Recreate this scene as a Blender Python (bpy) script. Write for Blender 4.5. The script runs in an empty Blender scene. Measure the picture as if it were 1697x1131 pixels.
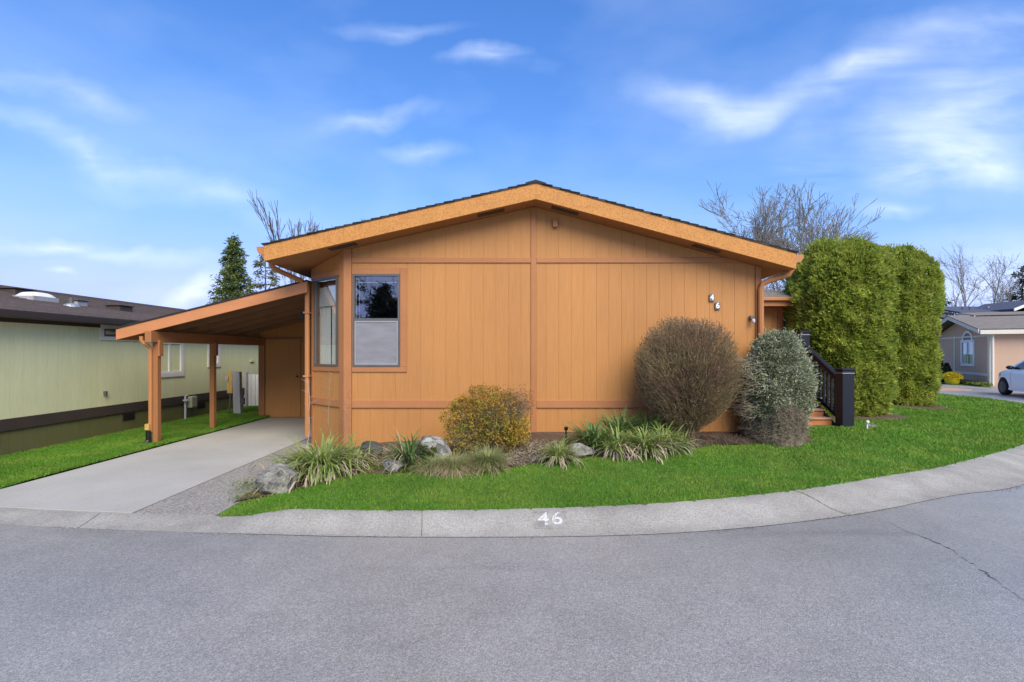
import bpy, bmesh, math, random
import numpy as np
from mathutils import Vector, Matrix
R = math.radians
rng = np.random.default_rng(46)
random.seed(46)
S = bpy.context.scene
COL = S.collection
# ------------------------------------------------------------------ camera
CAMZ = 1.62; F = 819.0; HY = 585.0
cam = bpy.data.objects.new('camera', bpy.data.cameras.new('camera')); COL.objects.link(cam)
cam.location = (0, 0, CAMZ); cam.rotation_euler = (R(90), 0, 0)
cam.data.sensor_width = 36; cam.data.lens = F / 1697 * 36
cam.data.shift_y = (HY - 565.5) / 1697
cam.data.clip_start = 0.05; cam.data.clip_end = 3000
S.camera = cam
S.render.resolution_x = 1024; S.render.resolution_y = 682
# ------------------------------------------------------------------ light
SUN_EL, SUN_AZ = R(42), R(160)      # azimuth clockwise from +Y: behind the camera, a little to the right
sun = bpy.data.objects.new('sun', bpy.data.lights.new('sun', 'SUN')); COL.objects.link(sun)
sun.data.energy = 1.5; sun.data.angle = R(46); sun.data.color = (1.0, 0.915, 0.76)
sd = Vector((math.sin(SUN_AZ) * math.cos(SUN_EL), math.cos(SUN_AZ) * math.cos(SUN_EL), math.sin(SUN_EL)))
sun.rotation_euler = (-sd).to_track_quat('-Z', 'Y').to_euler()
S.view_settings.view_transform = 'Standard'; S.view_settings.look = 'None'
S.view_settings.exposure = 1.72; S.view_settings.gamma = 1.0
world = bpy.data.worlds.new('World'); S.world = world; world.use_nodes = True

def build_world():
    nt = world.node_tree; nt.nodes.clear(); N = nt.nodes.new; L = nt.links.new
    def math_(op, a, b=None, clamp=False):
        n = N('ShaderNodeMath'); n.operation = op; n.use_clamp = clamp
        for i, v in enumerate((a, b)):
            if v is None: continue
            if isinstance(v, (int, float)): n.inputs[i].default_value = v
            else: L(v, n.inputs[i])
        return n.outputs[0]
    out = N('ShaderNodeOutputWorld'); bg = N('ShaderNodeBackground'); bg.inputs[1].default_value = 0.092
    sky = N('ShaderNodeTexSky'); sky.sky_type = 'NISHITA'; sky.sun_disc = False
    sky.sun_elevation = SUN_EL; sky.sun_rotation = SUN_AZ
    sky.air_density = 1.0; sky.dust_density = 0.3; sky.ozone_density = 3.0; sky.altitude = 100
    hs = N('ShaderNodeHueSaturation'); hs.inputs['Saturation'].default_value = 1.27; hs.inputs['Value'].default_value = 1.0; hs.inputs['Hue'].default_value = 0.513
    L(sky.outputs[0], hs.inputs['Color'])
    # gentle shoulder so that the band above the horizon keeps its blue, the same all round
    sp = N('ShaderNodeSeparateColor'); L(hs.outputs[0], sp.inputs[0]); cb = N('ShaderNodeCombineColor')
    for i_, lim in enumerate((3.6, 4.8, 9.0)):
        q = math_('DIVIDE', sp.outputs[i_], lim); L(math_('DIVIDE', sp.outputs[i_], math_('ADD', math_('MULTIPLY', q, q), 1.0)), cb.inputs[i_])
    tc = N('ShaderNodeTexCoord'); sx = N('ShaderNodeSeparateXYZ'); L(tc.outputs['Generated'], sx.inputs[0])
    dy = math_('MAXIMUM', sx.outputs[1], 0.06)
    u = math_('DIVIDE', sx.outputs[0], dy); v = math_('DIVIDE', sx.outputs[2], dy)
    uv = N('ShaderNodeCombineXYZ'); L(u, uv.inputs[0]); L(v, uv.inputs[1])
    dn = N('ShaderNodeTexNoise'); dn.inputs['Scale'].default_value = 4.0; dn.inputs['Detail'].default_value = 5; L(uv.outputs[0], dn.inputs['Vector'])
    ds = N('ShaderNodeVectorMath'); ds.operation = 'SUBTRACT'; L(dn.outputs['Color'], ds.inputs[0]); ds.inputs[1].default_value = (.5, .5, .5)
    dm = N('ShaderNodeVectorMath'); dm.operation = 'MULTIPLY'; L(ds.outputs[0], dm.inputs[0]); dm.inputs[1].default_value = (.34, .15, 0)
    da = N('ShaderNodeVectorMath'); L(uv.outputs[0], da.inputs[0]); L(dm.outputs[0], da.inputs[1]); uvd = da.outputs[0]
    # wisps of cirrus, in world directions
    blobs = [(150, 245, 300, 34, -20, .55), (130, 408, 260, 20, -4, .75), (600, 198, 120, 30, 10, .8), (812, 105, 110, 26, 2, .85),
             (685, 252, 95, 26, 6, .7), (1180, 165, 170, 48, -12, .75), (1400, 130, 330, 50, 18, .75), (1600, 190, 360, 130, 18, .8),
             (1620, 285, 360, 75, 4, .85), (1480, 356, 110, 20, 0, .6), (315, 464, 75, 34, 8, 1.25), (350, 330, 300, 45, -15, .35),
             (110, 145, 190, 36, -15, .45), (680, 48, 130, 20, 0, .45), (120, 456, 45, 12, 0, .7), (1600, 40, 260, 50, 10, .5),
             (1650, 440, 260, 70, 0, .55), (250, 470, 420, 70, 0, .3), (1580, 480, 200, 40, 0, .5)]
    acc = None
    for bx, by, a, b, ang, w in blobs:
        m = N('ShaderNodeMapping'); m.vector_type = 'TEXTURE'
        m.inputs['Location'].default_value = ((bx - 848.5) / F, (HY - by) / F, 0)
        m.inputs['Rotation'].default_value = (0, 0, R(ang)); m.inputs['Scale'].default_value = (a / F, b / F, 1)
        L(uvd, m.inputs[0])
        g = N('ShaderNodeTexGradient'); g.gradient_type = 'SPHERICAL'; L(m.outputs[0], g.inputs[0])
        t = math_('MULTIPLY', math_('POWER', g.outputs['Fac'], 1.3), w * 1.0)
        acc = t if acc is None else math_('ADD', acc, t)
    mp = N('ShaderNodeMapping'); mp.inputs['Rotation'].default_value = (0, 0, R(-12)); mp.inputs['Scale'].default_value = (1.8, 7.0, 1)
    L(uv.outputs[0], mp.inputs[0])
    nz = N('ShaderNodeTexNoise'); nz.inputs['Scale'].default_value = 1.6; nz.inputs['Detail'].default_value = 7; nz.inputs['Roughness'].default_value = .55
    nz.inputs['Distortion'].default_value = .35
    L(mp.outputs[0], nz.inputs['Vector'])
    k = math_('MULTIPLY', math_('SUBTRACT', nz.outputs[0], 0.26), 1.75, True)
    wisps = math_('MULTIPLY', acc, k)
    # the same thin cirrus goes on over the rest of the sky
    nz2 = N('ShaderNodeTexNoise'); nz2.inputs['Scale'].default_value = 2.6; nz2.inputs['Detail'].default_value = 6
    mp2 = N('ShaderNodeMapping'); mp2.inputs['Scale'].default_value = (1, 1, 2.5); L(tc.outputs['Generated'], mp2.inputs[0]); L(mp2.outputs[0], nz2.inputs['Vector'])
    thin = math_('MULTIPLY', math_('SUBTRACT', nz2.outputs[0], 0.42), 1.1, True)
    fac = math_('ADD', wisps, math_('MULTIPLY', thin, 0.35), True)
    mx = N('ShaderNodeMix'); mx.data_type = 'RGBA'; L(fac, mx.inputs[0]); L(cb.outputs[0], mx.inputs[6]); mx.inputs[7].default_value = (4.3, 4.6, 5.1, 1)
    L(mx.outputs[2], bg.inputs[0]); L(bg.outputs[0], out.inputs[0])
build_world()

# ------------------------------------------------------------------ materials
MATS = {}
def mat(name, col, rough=.7, var=.12, scale=2.0, fine=.08, fscale=60.0, bump=0.0, bscale=80.0, col2=None, c2scale=4.0, c2lo=.5, c2hi=.6,
        rand=0.0, stretch=(1, 1, 1), metal=0.0, spec=.35, rvar=0.0, trans=0.0, fstretch=None, bdist=.01, coat=0.0):
    if name in MATS: return MATS[name]
    m = bpy.data.materials.new(name); m.use_nodes = True; MATS[name] = m
    nt = m.node_tree; N = nt.nodes.new; L = nt.links.new
    p = nt.nodes['Principled BSDF']; p.inputs['Roughness'].default_value = rough; p.inputs['Metallic'].default_value = metal
    p.inputs['Specular IOR Level'].default_value = spec
    if coat: p.inputs['Coat Weight'].default_value = coat; p.inputs['Coat Roughness'].default_value = .05
    g = N('ShaderNodeNewGeometry')
    def noise(s, det=4, st=stretch, rough_=.55):
        mp = N('ShaderNodeMapping'); mp.inputs['Scale'].default_value = st; L(g.outputs['Position'], mp.inputs[0])
        n = N('ShaderNodeTexNoise'); n.inputs['Scale'].default_value = s; n.inputs['Detail'].default_value = det; n.inputs['Roughness'].default_value = rough_
        L(mp.outputs[0], n.inputs['Vector']); return n.outputs[0]
    def mr(src, a, b, c, d):
        r = N('ShaderNodeMapRange'); L(src, r.inputs[0])
        for i, q in enumerate((a, b, c, d)): r.inputs[i + 1].default_value = q
        return r.outputs[0]
    def mul(a, b):
        n = N('ShaderNodeMath'); n.operation = 'MULTIPLY'; L(a, n.inputs[0])
        if isinstance(b, float): n.inputs[1].default_value = b
        else: L(b, n.inputs[1])
        return n.outputs[0]
    val = mr(noise(scale), .25, .75, 1 - var, 1 + var)
    if fine: val = mul(val, mr(noise(fscale, 3, fstretch or stretch), .25, .75, 1 - fine, 1 + fine))
    if rand:
        oi = N('ShaderNodeObjectInfo'); val = mul(val, mr(oi.outputs['Random'], 0, 1, 1 - rand, 1 + rand))
    if col2 is not None:
        mx = N('ShaderNodeMix'); mx.data_type = 'RGBA'; L(mr(noise(c2scale, 5), c2lo, c2hi, 0, 1), mx.inputs[0])
        mx.inputs[6].default_value = (*col, 1); mx.inputs[7].default_value = (*col2, 1); csrc = mx.outputs[2]
    else:
        rgb = N('ShaderNodeRGB'); rgb.outputs[0].default_value = (*col, 1); csrc = rgb.outputs[0]
    vm = N('ShaderNodeVectorMath'); vm.operation = 'SCALE'; L(csrc, vm.inputs[0]); L(val, vm.inputs['Scale'])
    L(vm.outputs[0], p.inputs['Base Color'])
    if rvar:
        L(mr(noise(scale * 1.7), .3, .7, rough - rvar, rough + rvar), p.inputs['Roughness'])
    if bump:
        b = N('ShaderNodeBump'); b.inputs['Strength'].default_value = bump; b.inputs['Distance'].default_value = bdist
        L(noise(bscale, 3), b.inputs['Height']); L(b.outputs[0], p.inputs['Normal'])
    if trans:
        t = N('ShaderNodeBsdfTranslucent'); L(vm.outputs[0], t.inputs[0]); ms = N('ShaderNodeMixShader'); ms.inputs[0].default_value = trans
        L(p.outputs[0], ms.inputs[1]); L(t.outputs[0], ms.inputs[2]); L(ms.outputs[0], nt.nodes['Material Output'].inputs[0])
    return m

def glass_mat(name, tint, ior=1.9, gloss_rough=.015):
    m = bpy.data.materials.new(name); m.use_nodes = True; nt = m.node_tree; N = nt.nodes.new; L = nt.links.new
    nt.nodes.remove(nt.nodes['Principled BSDF'])
    lw = N('ShaderNodeLayerWeight'); lw.inputs[0].default_value = .5
    pw = N('ShaderNodeMath'); pw.operation = 'POWER'; L(lw.outputs['Facing'], pw.inputs[0]); pw.inputs[1].default_value = 4.0
    f = N('ShaderNodeMapRange'); L(pw.outputs[0], f.inputs[0]); r0 = ((ior - 1) / (ior + 1)) ** 2; f.inputs[3].default_value = r0; f.inputs[4].default_value = 1.0
    g = N('ShaderNodeBsdfGlossy'); g.inputs['Roughness'].default_value = gloss_rough
    t = N('ShaderNodeBsdfTransparent'); t.inputs[0].default_value = (*tint, 1)
    ms = N('ShaderNodeMixShader'); L(f.outputs[0], ms.inputs[0]); L(t.outputs[0], ms.inputs[1]); L(g.outputs[0], ms.inputs[2])
    L(ms.outputs[0], nt.nodes['Material Output'].inputs[0]); return m
def screen_mat():
    m = bpy.data.materials.new('insect_screen'); m.use_nodes = True; nt = m.node_tree; N = nt.nodes.new; L = nt.links.new
    p = nt.nodes['Principled BSDF']; p.inputs['Base Color'].default_value = (.26, .26, .28, 1); p.inputs['Roughness'].default_value = .6
    g = N('ShaderNodeNewGeometry'); n = N('ShaderNodeTexNoise'); n.inputs['Scale'].default_value = 5; n.inputs['Detail'].default_value = 3
    mp = N('ShaderNodeMapping'); mp.inputs['Scale'].default_value = (.6, 1, 2); L(g.outputs['Position'], mp.inputs[0]); L(mp.outputs[0], n.inputs['Vector'])
    r = N('ShaderNodeMapRange'); L(n.outputs[0], r.inputs[0])
    for i, q in enumerate((.3, .7, .68, .9)): r.inputs[i + 1].default_value = q
    t = N('ShaderNodeBsdfTransparent'); ms = N('ShaderNodeMixShader'); L(r.outputs[0], ms.inputs[0]); L(t.outputs[0], ms.inputs[1]); L(p.outputs[0], ms.inputs[2])
    L(ms.outputs[0], nt.nodes['Material Output'].inputs[0]); return m

def asphalt():
    m = bpy.data.materials.new('old_asphalt'); m.use_nodes = True; nt = m.node_tree; N = nt.nodes.new; L = nt.links.new; p = nt.nodes['Principled BSDF']
    g = N('ShaderNodeNewGeometry')
    def noise(sc, det, lo, hi, a, b, st=(1, 1, 1)):
        mp = N('ShaderNodeMapping'); mp.inputs['Scale'].default_value = st; L(g.outputs['Position'], mp.inputs[0])
        n = N('ShaderNodeTexNoise'); n.inputs['Scale'].default_value = sc; n.inputs['Detail'].default_value = det; n.inputs['Roughness'].default_value = .6; L(mp.outputs[0], n.inputs['Vector'])
        r = N('ShaderNodeMapRange'); L(n.outputs[0], r.inputs[0])
        for i, q in enumerate((lo, hi, a, b)): r.inputs[i + 1].default_value = q
        return r.outputs[0]
    def mul(a, b):
        n = N('ShaderNodeMath'); n.operation = 'MULTIPLY'; L(a, n.inputs[0]); L(b, n.inputs[1]); return n.outputs[0]
    def stones(sc, a, b, e=1.0):
        v = N('ShaderNodeTexVoronoi'); v.inputs['Scale'].default_value = sc; L(g.outputs['Position'], v.inputs['Vector']); sp = N('ShaderNodeSeparateColor'); L(v.outputs['Color'], sp.inputs[0])
        pw = N('ShaderNodeMath'); pw.operation = 'POWER'; L(sp.outputs[0], pw.inputs[0]); pw.inputs[1].default_value = e
        r = N('ShaderNodeMapRange'); L(pw.outputs[0], r.inputs[0]); r.inputs[3].default_value = a; r.inputs[4].default_value = b; return r.outputs[0], v.outputs['Distance']
    s1, d1 = stones(170, .74, 1.32, 1.2); s2, d2 = stones(75, .90, 1.14, 1.4)
    val = mul(mul(s1, s2), mul(noise(.33, 5, .35, .65, .90, 1.10), noise(2.6, 6, .3, .7, .94, 1.05)))
    val = mul(val, noise(.9, 4, .56, .70, 1.0, .80, (.35, 1.4, 1)))   # faint dark drag marks and stains
    rgb = N('ShaderNodeMix'); rgb.data_type = 'RGBA'; L(noise(.25, 3, .4, .6, 0, 1), rgb.inputs[0]); rgb.inputs[6].default_value = (.288, .276, .252, 1); rgb.inputs[7].default_value = (.268, .262, .250, 1)
    vm = N('ShaderNodeVectorMath'); vm.operation = 'SCALE'; L(rgb.outputs[2], vm.inputs[0]); L(val, vm.inputs['Scale']); L(vm.outputs[0], p.inputs['Base Color'])
    L(noise(.4, 4, .38, .66, .34, .66), p.inputs['Roughness']); p.inputs['Specular IOR Level'].default_value = .5
    b = N('ShaderNodeBump'); b.inputs['Strength'].default_value = .35; b.inputs['Distance'].default_value = .004; L(d1, b.inputs['Height']); L(b.outputs[0], p.inputs['Normal'])
    return m
WALLC = (.455, .208, .063)
M_SIDE = mat('painted_siding', WALLC, .62, .085, .9, .08, 40, .35, 120, rand=.018, stretch=(1, 1, .12), fstretch=(1, 1, .05))
M_WALL = mat('siding_backing', (.46, .20, .06), .8, .05)
M_TRIM = mat('painted_trim', (.395, .165, .062), .6, .08, 2.0, .08, 50, .25, 90, rand=.02)
M_FASC = mat('rough_fascia', (.54, .245, .062), .65, .10, 5, .10, 55, .5, 60, col2=(.43, .18, .045), c2scale=38, c2lo=.48, c2hi=.6)
M_CFASC = mat('carport_fascia_paint', (.52, .215, .085), .62, .12, 3, .06, 40, .3, 60, stretch=(.3, 1, 1.6))
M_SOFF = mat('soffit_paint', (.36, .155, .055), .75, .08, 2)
M_POST = mat('post_paint', (.335, .142, .052), .6, .1, 3, .08, 30, .2, 60, stretch=(1, 1, .2))
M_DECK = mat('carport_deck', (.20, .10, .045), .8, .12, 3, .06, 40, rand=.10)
M_GUT = mat('gutter_enamel', (.44, .185, .06), .4, .06, 3, .03, spec=.45)
M_SHIN = mat('dark_shingle', (.035, .033, .034), .9, .2, 3, .3, 90, .6, 120, rand=.15)
M_BSHIN = mat('brown_shingle', (.155, .118, .098), .92, .18, 6, .3, 26, .6, 90, rand=.12, stretch=(1, 1, 1))
M_GSHIN = mat('grey_shingle', (.20, .175, .155), .92, .16, 5, .25, 20, .4, 60, rand=.1)
M_BLSHIN = mat('blue_grey_shingle', (.075, .085, .12), .9, .12, 3, .15, 10)
M_GREEN = mat('green_siding', (.68, .675, .37), .65, .05, 1.0, .05, 30, .3, 90, rand=.02, stretch=(1, 1, .15))
M_GREENB = mat('green_backing', (.58, .58, .31), .8, .05)
M_OLIVE = mat('olive_skirting', (.135, .13, .045), .7, .08, 1.5, .06, 30, rand=.03, stretch=(1, 1, .2))
M_BROWN = mat('dark_brown_trim', (.060, .043, .034), .6, .1, 2)
M_BRGUT = mat('brown_gutter', (.045, .034, .027), .4, .1, 2)
M_CREAM = mat('cream_trim', (.66, .63, .53), .55, .04, 3)
M_WHITE = mat('white_paint', (.74, .74, .72), .5, .04, 3)
M_FENCE = mat('weathered_white_board', (.60, .60, .60), .8, .14, 3, .15, 40, .2, 60, rand=.08, stretch=(1, 1, .15))
M_GREYW = mat('weathered_grey_wood', (.36, .36, .37), .85, .12, 3, .12, 40, .3, 60, stretch=(1, 1, .15))
M_YELW = mat('bare_plywood', (.50, .32, .09), .75, .14, 6, .1)
M_METAL = mat('dark_aluminium', (.10, .095, .09), .45, .1, 5, spec=.5)
M_LMETAL = mat('pale_aluminium', (.42, .42, .41), .4, .05, 5, metal=.6)
M_BLACK = mat('black_metal', (.012, .012, .014), .4, .1, 5)
M_BLKWD = mat('black_painted_wood', (.012, .015, .026), .55, .1, 4, .05, 30, .1, 60, spec=.25)
M_STEPW = mat('step_tread_paint', (.46, .26, .16), .65, .1, 4, .1, 40, .2, 60)
M_RISER = mat('step_riser_paint', (.44, .17, .06), .65, .08, 3)
M_TAN = mat('tan_siding', (.53, .36, .25), .7, .04, 1, .04, 12, stretch=(1, 1, .1))
M_GREYWALL = mat('grey_blue_wall', (.34, .37, .42), .75, .05)
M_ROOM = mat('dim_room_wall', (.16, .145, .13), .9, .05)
M_CURT = mat('pale_curtain', (.84, .84, .80), .9, .05, 6, stretch=(6, 6, .1))
M_BLIND = mat('grey_blind', (.42, .42, .44), .8, .05)
M_GLASS = glass_mat('window_glass', (.82, .84, .82), 3.4)
M_CGLASS = glass_mat('dark_car_glass', (.10, .11, .12), 1.6)
M_SCREEN = screen_mat()
M_ROAD = asphalt()
M_CONC = mat('worn_concrete', (.395, .38, .34), .85, .10, 1.1, .10, 70, .35, 110, bdist=.005, spec=.25)
M_CURB = mat('curb_concrete', (.285, .268, .235), .85, .14, 1.6, .30, 60, .5, 100, bdist=.006, spec=.25, col2=(.35, .335, .295), c2scale=2.2, c2lo=.4, c2hi=.7)
M_AGG = mat('exposed_aggregate', (.29, .27, .235), .85, .08, 2, .6, 55, 1.0, 60, bdist=.012)
M_GROUND = mat('far_ground', (.06, .10, .025), .95, .2, .3)
M_SOIL = mat('bark_soil', (.12, .078, .05), .95, .3, 5, .4, 45, 1.0, 40, bdist=.03)
M_SOD = mat('lawn_soil', (.09, .165, .025), .95, .22, 2.2, .3, 60, .8, 70, bdist=.02)
M_GRASS = mat('grass_blade', (.125, .275, .026), .6, .20, .8, .42, 34, trans=.3, col2=(.21, .325, .042), c2scale=1.9, c2lo=.45, c2hi=.65, spec=.25)
M_MOSS = mat('moss_green', (.10, .12, .012), .95, .25, 9, .3, 60, 1.0, 60, bdist=.03)
M_ROCK = mat('pale_granite', (.25, .24, .205), .85, .18, 5, .28, 40, .8, 30, col2=(.115, .11, .10), c2scale=9, c2lo=.5, c2hi=.62, bdist=.03)
M_DROCK = mat('dark_basalt', (.075, .07, .068), .85, .2, 6, .3, 50, .8, 40, bdist=.03)
M_WROCK = mat('lichened_rock', (.34, .335, .29), .88, .18, 7, .28, 50, .9, 35, col2=(.13, .125, .115), c2scale=11, c2lo=.44, c2hi=.56, bdist=.03)
M_ARB = mat('arborvitae_scale_leaf', (.33, .41, .065), .6, .28, 2.6, .35, 16, trans=.48, col2=(.48, .52, .10), c2scale=3.2, c2lo=.42, c2hi=.66, spec=.25)
M_ARBB = mat('arborvitae_browned_leaf', (.16, .10, .03), .7, .25, 8, trans=.2)
M_BARK = mat('brown_bark', (.11, .085, .065), .9, .2, 8, .2, 40)
M_GBARK = mat('grey_bark', (.22, .20, .175), .9, .2, 3)
M_TWIG = mat('olive_brown_twig', (.225, .175, .085), .85, .25, 3, .3, 30, col2=(.18, .12, .075), c2scale=2.4, c2lo=.45, c2hi=.6)
M_BUD = mat('reddish_bud', (.20, .115, .075), .8, .25, 6, .3, 30)
M_SILV = mat('variegated_leaf', (.38, .40, .27), .55, .2, 5, .4, 55, trans=.15, col2=(.22, .26, .14), c2scale=8, c2lo=.45, c2hi=.6)
M_SILVD = mat('dry_shrub_twig', (.27, .225, .16), .9, .25, 6, .2)
M_YEL = mat('yellow_green_leaf', (.46, .29, .045), .6, .28, 4, .4, 40, trans=.3, col2=(.29, .28, .04), c2scale=5, c2lo=.42, c2hi=.62)
M_ORLF = mat('orange_tip_leaf', (.40, .17, .025), .6, .25, 6, .3, 40, trans=.25)
M_STRAP = mat('strap_leaf', (.22, .31, .07), .5, .25, 4, .3, 30, trans=.3, col2=(.36, .42, .13), c2scale=6, c2lo=.45, c2hi=.65)
M_DSTRAP = mat('dark_strap_leaf', (.13, .22, .065), .5, .25, 4, .3, 30, trans=.25, col2=(.24, .33, .10), c2scale=8, c2lo=.5, c2hi=.66)
M_DRY = mat('dry_strap_leaf', (.46, .37, .27), .85, .25, 6, .3, 40, trans=.2)
M_FESC = mat('fine_fescue', (.28, .32, .11), .7, .25, 5, .3, 40, trans=.2)
M_STRAW = mat('straw_grass', (.55, .43, .25), .8, .2, 5, trans=.2)
M_CONIF = mat('conifer_needle', (.09, .135, .035), .7, .3, 1.2, .3, 8, trans=.2, col2=(.17, .20, .045), c2scale=1.3, c2lo=.45, c2hi=.65)
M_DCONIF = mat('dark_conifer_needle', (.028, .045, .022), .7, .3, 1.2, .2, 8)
M_PINE = mat('pale_pine_needle', (.17, .185, .11), .7, .3, 1.2, .3, 8)
M_COVER = mat('low_ground_cover', (.14, .20, .035), .7, .3, 6, .3, 50, trans=.2, col2=(.25, .24, .05), c2scale=9)
M_CARP = mat('white_car_paint', (.86, .86, .86), .3, .01, 1, 0, coat=.8, spec=.5)
M_TYRE = mat('tyre_rubber', (.018, .018, .019), .85, .1)
M_RIM = mat('dark_alloy', (.045, .045, .05), .4, .1, spec=.6)
M_YFLOW = mat('yellow_petal', (.72, .58, .03), .6, .1, 20, trans=.2)
M_NUM = mat('number_white', (.80, .80, .78), .5, .03)
M_PAINTW = mat('worn_street_paint', (.56, .55, .52), .85, .15, 20, .25, 90, col2=(.31, .295, .265), c2scale=34, c2lo=.56, c2hi=.64)
M_PAINTG = mat('faded_grey_paint', (.235, .222, .20), .85, .15, 12, .25, 60, col2=(.295, .28, .245), c2scale=12, c2lo=.36, c2hi=.52)
M_PLAQ = mat('grey_plaque', (.15, .145, .135), .5, .1)
M_LITE = mat('lamp_glass_frosted', (.5, .5, .48), .3)
M_CRACK = mat('dark_crack_fill', (.105, .095, .075), .95, .3, 20)
M_BRICKY = mat('orange_paver', (.45, .26, .17), .85, .15, 3)

# ------------------------------------------------------------------ helpers
def link(o, parent=None):
    COL.objects.link(o)
    if parent is not None:
        o.parent = parent; o.matrix_parent_inverse = PINV[parent.name]
    return o
PINV = {}
def reg(o): PINV[o.name] = Matrix.Translation(o.get('_base', (0, 0, 0))).inverted() if '_base' in o else Matrix.Identity(4)
def thing(name, label, cat, loc=(0, 0, 0), group=None):
    o = bpy.data.objects.new(name, None); o.empty_display_size = .2; o.location = loc; COL.objects.link(o)
    PINV[o.name] = Matrix.Translation(loc).inverted()
    o['label'] = label; o['category'] = cat
    if group: o['group'] = group
    return o
def tag(o, label=None, cat=None, group=None, kind=None):
    for k, v in (('label', label), ('category', cat), ('group', group), ('kind', kind)):
        if v: o[k] = v
    return o
def frame(o, u, n): return (np.array(o, float), np.array(u, float) / np.linalg.norm(u), np.array(n, float) / np.linalg.norm(n))
class MB:
    def __init__(s): s.v = []; s.f = []
    def add(s, V, Fc):
        b = len(s.v); s.v += [tuple(map(float, q)) for q in V]; s.f += [tuple(b + i for i in f) for f in Fc]; return s
    BOXF = [(0, 1, 2, 3), (7, 6, 5, 4), (0, 4, 5, 1), (1, 5, 6, 2), (2, 6, 7, 3), (3, 7, 4, 0)]
    def box(s, x0, x1, y0, y1, z0, z1):
        return s.add([(x0, y0, z0), (x1, y0, z0), (x1, y1, z0), (x0, y1, z0), (x0, y0, z1), (x1, y0, z1), (x1, y1, z1), (x0, y1, z1)], s.BOXF)
    def hexa(s, P): return s.add(P, s.BOXF)
    def fbox(s, fr, u0, u1, z0, z1, d0, d1, z1b=None, z0b=None):   # box in a wall frame; z1b / z0b: heights at u1
        o, u, n = fr; z1b = z1 if z1b is None else z1b; z0b = z0 if z0b is None else z0b
        def p(a, d, z): q = o + u * a + n * d; return (q[0], q[1], q[2] + z)
        return s.add([p(u0, d0, z0), p(u1, d0, z0b), p(u1, d1, z0b), p(u0, d1, z0), p(u0, d0, z1), p(u1, d0, z1b), p(u1, d1, z1b), p(u0, d1, z1)], s.BOXF)
    def sheet(s, fr, u0, u1, z0, z1, d, *a):
        o, u, n = fr; P = [o + u * a_ + n * d + np.array((0, 0, z)) for a_, z in ((u0, z0), (u1, z0), (u1, z1), (u0, z1))]
        c = np.cross(u, (0, 0, 1.0)); return s.add(P, [(0, 1, 2, 3) if c @ n > 0 else (3, 2, 1, 0)])
    def tube(s, pts, r, n=8, cap=True, sq=False):
        pts = [Vector(p) for p in pts]; rs = r if isinstance(r, (list, tuple)) else [r] * len(pts); base = len(s.v); prev = None
        for i, p in enumerate(pts):
            t = (pts[min(i + 1, len(pts) - 1)] - pts[max(i - 1, 0)]).normalized()
            if prev is None: a = t.orthogonal().normalized() if abs(t.z) < .9 else Vector((1, 0, 0))
            else: a = prev
            a = (a - t * a.dot(t)).normalized(); prev = a; b = t.cross(a)
            for k in range(n):
                w = 2 * math.pi * (k + (.5 if sq else 0)) / n; s.v.append(tuple(p + (a * math.cos(w) + b * math.sin(w)) * rs[i]))
        for i in range(len(pts) - 1):
            for k in range(n):
                s.f.append((base + i * n + k, base + i * n + (k + 1) % n, base + (i + 1) * n + (k + 1) % n, base + (i + 1) * n + k))
        if cap:
            s.f.append(tuple(base + k for k in range(n))); s.f.append(tuple(base + (len(pts) - 1) * n + k for k in range(n - 1, -1, -1)))
        return s
    def lathe(s, prof, c, axis='z', n=20):   # prof: (r, h)
        base = len(s.v)
        for r, h in prof:
            for k in range(n):
                w = 2 * math.pi * k / n; a, b = r * math.cos(w), r * math.sin(w)
                s.v.append((c[0] + a, c[1] + b, c[2] + h) if axis == 'z' else (c[0] + a, c[1] + h, c[2] + b))
        for i in range(len(prof) - 1):
            for k in range(n): s.f.append((base + i * n + k, base + i * n + (k + 1) % n, base + (i + 1) * n + (k + 1) % n, base + (i + 1) * n + k))
        s.f.append(tuple(base + k for k in range(n))); s.f.append(tuple(base + (len(prof) - 1) * n + k for k in range(n - 1, -1, -1)))
        return s
    def build(s, name, m, parent=None, smooth=False, bevel=0, fix=True):
        me = bpy.data.meshes.new(name); me.from_pydata(s.v, [], s.f)
        if fix:
            bm = bmesh.new(); bm.from_mesh(me); bmesh.ops.recalc_face_normals(bm, faces=bm.faces[:]); bm.to_mesh(me); bm.free()
        me.materials.append(m)
        if smooth: me.polygons.foreach_set('use_smooth', [True] * len(me.polygons))
        o = bpy.data.objects.new(name, me); link(o, parent)
        if bevel:
            b = o.modifiers.new('bevel', 'BEVEL'); b.width = bevel; b.segments = 2; b.limit_method = 'ANGLE'
        return o
def np_mesh(name, V, Q, m, parent=None, smooth=False):
    """V (n,3), Q (k,3 or 4)"""
    me = bpy.data.meshes.new(name); V = np.asarray(V, np.float32); Q = np.asarray(Q, np.int32); k, w = Q.shape
    me.vertices.add(len(V)); me.vertices.foreach_set('co', V.ravel())
    me.loops.add(k * w); me.loops.foreach_set('vertex_index', Q.ravel())
    me.polygons.add(k); me.polygons.foreach_set('loop_start', np.arange(k, dtype=np.int32) * w)
    if smooth: me.polygons.foreach_set('use_smooth', np.ones(k, bool))
    me.update(calc_edges=True); me.materials.append(m)
    o = bpy.data.objects.new(name, me); return link(o, parent)
def nrm(a): return a / np.maximum(np.linalg.norm(a, axis=-1, keepdims=True), 1e-9)
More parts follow.
